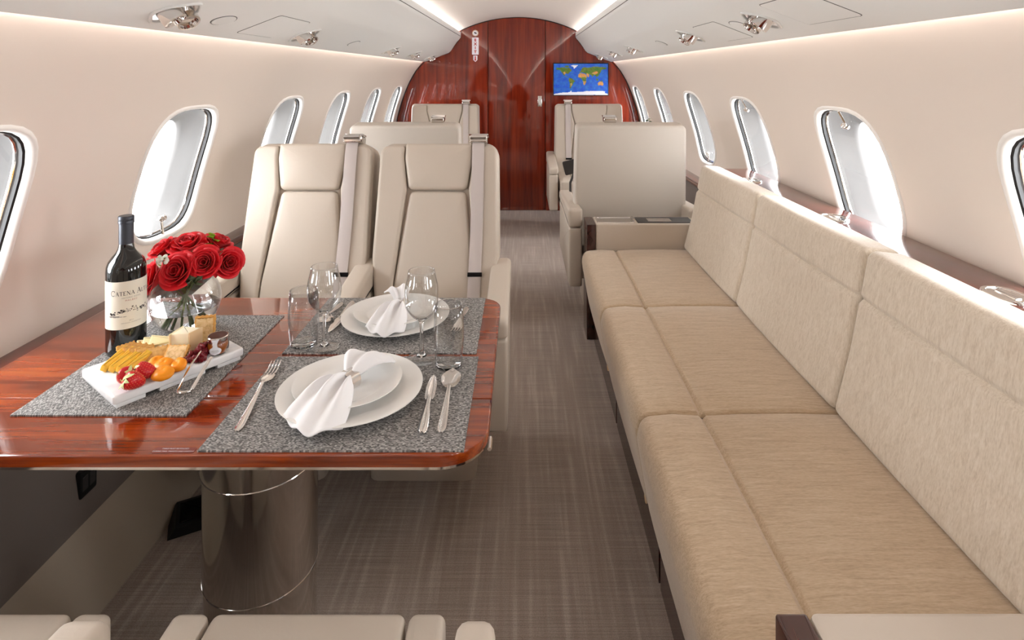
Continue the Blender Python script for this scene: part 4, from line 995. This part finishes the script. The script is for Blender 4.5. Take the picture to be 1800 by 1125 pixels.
# small thick crackers, standing in a leaning row
def cracker(name, px, py, sx, sz, th, rz, lean, lab, m, grp, wav=True):
    p = onb(px, py)
    t = thing(name, lab, 'cracker', p, rz, grp); ol = []
    pts = rect(-sx/2, sx/2, 0, sz); N = 14
    if wav:
        for k in range(N): ol.append((-sx/2+sx*k/N, .0008*sin(k*1.9)))
        for k in range(N): ol.append((sx/2+.0008*sin(k*2.3), sz*k/N))
        for k in range(N): ol.append((sx/2-sx*k/N, sz+.0012*sin(k*2.1)))
        for k in range(N): ol.append((-sx/2+.0008*sin(k*1.7), sz-sz*k/N))
    else: ol = rpoly(pts, .003, 3)
    ML = Matrix.Rotation(pi/2-lean, 4, 'X')
    bm = new(); prism(bm, ol, -th/2, th/2, .001, .001, 2, M=ML)
    obj('crust', bm, M_CRUST, t)
    bm = new(); prism(bm, [(x*.86, sz*.5+(y-sz*.5)*.86) for x, y in ol], th/2-.0005, th/2+.0008, M=ML); prism(bm, [(x*.86, sz*.5+(y-sz*.5)*.86) for x, y in ol], -th/2-.0008, -th/2+.0005, M=ML); obj('crumb_face', bm, m, t)
    return t
CW = ['outermost small ridged cracker behind the yellow cheese slices', 'second small ridged cracker behind the yellow cheese slices', 'third small ridged cracker behind the yellow cheese slices', 'fourth small ridged cracker behind the yellow cheese slices']
for k in range(4): cracker('cracker', 227+k*10.5, 627+k*1.8, .036, .030, .008, .95-.03*k, .75, CW[k], M_CRACK, 'crackers on the board')
cracker('cracker', 277, 634, .042, .030, .009, .55, .85, 'cracker leaning on the row, behind the small apricot', M_CRACK, 'crackers on the board')
cracker('cracker', 304, 637, .046, .036, .008, .05, .85, 'broad speckled cracker leaning at the middle of the board', M_TOAST, 'crackers on the board')
cracker('toast', 360, 601, .042, .058, .015, .25, .12, 'tall crisp toast standing between brie and honey jar', M_TOAST, None)
# brie wedge
p = onb(322, 622); t = thing('brie_wedge', 'pale brie wedge standing in front of the vase', 'cheese', p, .2)
ol = [(-.026, 0), (.012, -.004), (.030, .024), (-.012, .040)]
bm = new(); prism(bm, rpoly(ol, .003, 3), 0, .046, .002, .003, 2); obj('paste', bm, M_BRIE, t)
bm = new(); prism(bm, rpoly([(.0125, -.0048), (.0145, -.0048), (.0325, .024), (.0305, .0252)], .0006, 2), 0, .0465); obj('rind', bm, M_RIND, t)
bm = new(); prism(bm, rpoly([(-.0285, -.003), (-.026, -.003), (-.012, .040), (-.0145, .041)], .0006, 2), 0, .046); obj('rind', bm, M_CHEESEW, t)
for k, (px, py, rz, lab) in enumerate(((266, 612, .7, 'white cheese slice lying outermost behind the crackers'), (276, 611, .55, 'white cheese slice lying in the middle behind the crackers'), (287, 612, .4, 'white cheese slice lying next to the brie wedge'))):
    p = onb(px, py)
    bm = new(); prism(bm, rpoly([(-.028, -.004), (.028, -.004), (.024, .006), (-.024, .026)], .002, 2), 0, .008, .001, .0015, 2, M=Matrix.Rotation(.55, 4, 'X')); 
    tag(obj('cheese_slice', bm, M_CHEESEW, None, (p.x, p.y, ZB+.002+.004*k), (0, -.1, rz)), lab, 'cheese', 'white cheese slices')
# apricots
for px, py, lab, rz, sx, tlt in ((276, 636, 'dried apricot half behind the other three', .6, .9, .3), (290, 641, 'dried apricot half lying on top of the nearest one', .2, 1.05, .2), (288, 656, 'dried apricot half nearest the front edge of the board', .1, 1.1, .1), (317, 640, 'dried apricot half between the cracker and the cranberries', -.3, .95, .25)):
    p = onb(px, py, .012)
    bm = new(); lathe(bm, [(0, 0), (.013, .001), (.0185, .006), (.0195, .010), (.017, .015), (.011, .0175), (.005, .0165), (0, .015)], 28, Matrix.Diagonal((1.05*sx, .80*sx, 1, 1)))
    for v in bm.verts: v.co.z += .002*mnoise.noise(v.co*110)+.0022*cos(v.co.x*140)*(v.co.z/.018)
    tag(obj('dried_apricot', bm, M_APR, None, (p.x, p.y, ZB+.004), (tlt+.25, -.1, rz), ang=180), lab, 'apricot', 'dried apricots on the board')
# strawberries
def berry(px, py, dr, sc, lab):
    p = on(px, py, ZB+.017); t = thing('strawberry', lab, 'strawberry', (0, 0, 0), 0, 'strawberries on the board')
    t.rotation_mode = 'QUATERNION'; t.rotation_quaternion = Vector(dr).normalized().to_track_quat('Z', 'Y'); t.location = (p.x, p.y, ZB+.0165*sc); t.scale = (sc,)*3
    pr = [(0, -.021), (.006, -.019), (.0115, -.011), (.0155, -.001), (.0170, .008), (.0155, .0145), (.010, .0175), (0, .0170)]
    bm = new(); lathe(bm, spl2(pr), 30); obj('flesh', bm, M_STRAW, t, ang=180)
    bm = new(); ps = spl2(pr)
    for j in range(1, len(ps)-4, 1):
        r, z = ps[j]; m_ = max(4, int(r*2*pi/.0052))
        for k in range(m_):
            a = 2*pi*(k+.5*(j % 2))/m_; bmesh.ops.create_icosphere(bm, subdivisions=1, radius=.00062, matrix=Matrix.Translation(((r+.0002)*cos(a), (r+.0002)*sin(a), z)) @ Matrix.Diagonal((1, 1, 1.5, 1)))
    obj('seeds', bm, M_SEED, t, ang=180, kind='stuff')
    bm = new()
    for k in range(7):
        a = 2*pi*k/7; L_ = .015+.003*(k % 2)
        grid(bm, lambda u, v: Vector(((L_*v+.002)*cos(a)-(2*u-1)*.0038*sin(pi*(.12+.86*v))*sin(a), (L_*v+.002)*sin(a)+(2*u-1)*.0038*sin(pi*(.12+.86*v))*cos(a), .0185+.004*sin(v*3+k)-.004*v)), 2, 4)
    solidify(bm, .0006); tube(bm, [(0, 0, .016), (0, 0, .021)], .0022, 7); obj('calyx', bm, M_CALYX, t, ang=60)
def spl2(p): return [(max(v.x, 0), v.y) for v in spline([Vector((a, b)) for a, b in p], 2)]
berry(219, 659, (.5, -.35, .35), .92, 'strawberry at the back, half hidden by the front one')
berry(236, 669, (-.55, -.62, .45), 1.0, 'strawberry in front with its pale leaves facing forward')
berry(256, 652, (-.85, -.2, .25), 1.0, 'strawberry beside the apricots, leaves turned to the other berries')
# cranberries
crm = []
for k in range(4):
    bm = new(); bmesh.ops.create_icosphere(bm, subdivisions=2, radius=.0062)
    for v in bm.verts: v.co = Vector((v.co.x*1.25, v.co.y*.95, v.co.z*.8))*(1+.22*mnoise.noise(v.co*190+Vector((k*7, 0, 0))))
    oo = obj('dried_cranberry', bm, M_CRAN, ang=180); crm.append(oo.data); bpy.data.objects.remove(oo)
rnd = random.Random(11); ca, cb_ = onb(337, 640), onb(366, 617)
cnt = 0
for lv, m_ in ((0, 22), (1, 14), (2, 6)):
    for k in range(m_):
        f = rnd.uniform(.0, 1) if lv < 2 else rnd.uniform(.3, .8); q = ca.lerp(cb_, f); sd = Vector((-(cb_-ca).y, (cb_-ca).x, 0)).normalized()
        q += sd*rnd.uniform(-1, 1)*(.019-.006*lv)
        oo = bpy.data.objects.new('dried_cranberry', crm[k % 4]); C.objects.link(oo); oo.location = (q.x, q.y, ZB+.005+.0078*lv+rnd.uniform(-.0005, .0015)); oo.rotation_euler = (rnd.uniform(0, 6), rnd.uniform(0, 6), rnd.uniform(0, 6))
        tag(oo, 'dark red dried cranberry in the heap beside the honey jar', 'cranberry', 'dried cranberries heaped on the board')
# honey jar
p = onb(383, 619); t = thing('honey_jar', 'small glass jar of amber honey with brown lid on the board', 'jar', p)
hx = lambda r: r
bm = new(); lathe(bm, [(0, 0), (.017, 0), (.0215, .003), (.0225, .010), (.0225, .022), (.020, .028), (.019, .030), (.0178, .030), (.0188, .0275), (.021, .022), (.021, .010), (.018, .004), (0, .003)], 32); obj('glass', bm, M_GLASS, t, ang=50)
bm = new(); lathe(bm, [(0, .0034), (.0178, .0042), (.0207, .010), (.0207, .020), (.0195, .0245), (0, .0245)], 32); obj('honey', bm, M_HONEY, t, ang=50)
bm = new(); lathe(bm, [(.0205, .028), (.0215, .028), (.0218, .030), (.0218, .037), (.0205, .0385), (.0195, .0378), (0, .0378)], 36); ld = obj('lid', bm, M_STEEL, t)
bm = new(); lathe(bm, [(.0192, .0376), (.0192, .0386), (0, .0388)], 32); obj('lid_top', bm, M_LID, ld)
av = math.atan2(-p.y, CX-p.x)-.25
def jc(x, z): a = av+x/.0225; return Vector((.0231*cos(a), .0231*sin(a), z))
bm = new()
grid(bm, lambda u, v: jc((2*u-1)*.0125*math.sqrt(max(0, 1-(2*v-1)**2*.98)), .0040+.0165*v), 10, 12); grid(bm, lambda u, v: jc((2*u-1)*(.0042+.003*(v-.4)**2*4), .0185+.018*v), 4, 6)
sl = obj('paper_sticker', bm, M_WLABEL, t, ang=180)
bm = new()
for z, L_ in ((.0135, .012), (.0115, .016), (.009, .010)): tube(bm, [jc(-L_/2+L_*k/6, z)*1.004 for k in range(7)], .00035, 4)
obj('printed_line', bm, M_INKG, sl)
# tongs
a_, t1, t2 = onp(325, 690, ZM), on(353, 617, ZB+.022), on(372, 627, ZB+.018)
o = thing('serving_tongs', 'small steel tongs leaning from placemat onto the cranberries', 'tongs', (a_[0], a_[1], ZM))
A_ = Vector((a_[0], a_[1], ZM)); e = Vector((.013, .003, 0))
for sgn, tt in ((-1, t1), (1, t2)):
    st_ = A_+e*sgn+Vector((0, 0, .006)); P = spline([v-A_ for v in (st_, st_.lerp(tt, .5)+Vector((0, 0, .004))+e*sgn*.12, tt)], 6)
    bm = new(); tube(bm, P, [(.0034, .0009)]*9+[(.0030, .0009)]*3+[(.0022, .0009)], 6, up=(sgn*.3, .2, 1)); obj('tong_arm', bm, M_SILVER, o, ang=60)
bm = new(); tube(bm, [e*-1+Vector((0, 0, .008)), e*-.9+Vector((.001, -.006, .004)), Vector((.002, -.009, .004)), e*.9+Vector((.001, -.006, .004)), e+Vector((0, 0, .008))], (.0036, .0012), 6, up=(0, 1, 0)); obj('tong_bend', bm, M_STEEL, o, ang=60)

# ------------------------------------------------------------------ outlet and floor box under the table
p = at(152, 843, 1.54); xw = -prof(s_at(p.z))[0]
o = thing('wall_outlet', 'black power outlet in the lower left sidewall under the table', 'outlet', (xw, 1.54, p.z))
MO = Matrix(((0, 0, 1, 0), (1, 0, 0, 0), (0, 1, 0, 0), (0, 0, 0, 1)))
bm = new(); prism(bm, rpoly(rect(-.03, .03, -.035, .035), .006, 3), -.012, .008, 0, .003, 2, M=MO); obj('cover_plate', bm, M_BLACK, o)
for dy in (-.013, .013):
    bm = new(); prism(bm, rpoly(rect(dy-.010, dy+.010, -.018, .018), .003, 2), .007, .0095, 0, .001, 1, M=MO); obj('socket', bm, M_DARKGREY, o)
p = on(330, 930, 0)
o = thing('floor_box', 'black box on the carpet under the table by the wall', 'box', (p.x, p.y+.04, 0), .5)
bm = new(); prism(bm, ccw([(-.07, 0), (.07, 0), (.06, .03), (-.05, .03)]), -.06, .06, .003, .003, 2, M=MXZ_Y); obj('casing', bm, M_BLACK, o)
bm = new(); box(bm, -.04, .05, -.045, .045, .029, .033, .002); obj('lid', bm, M_BLACKG, o)
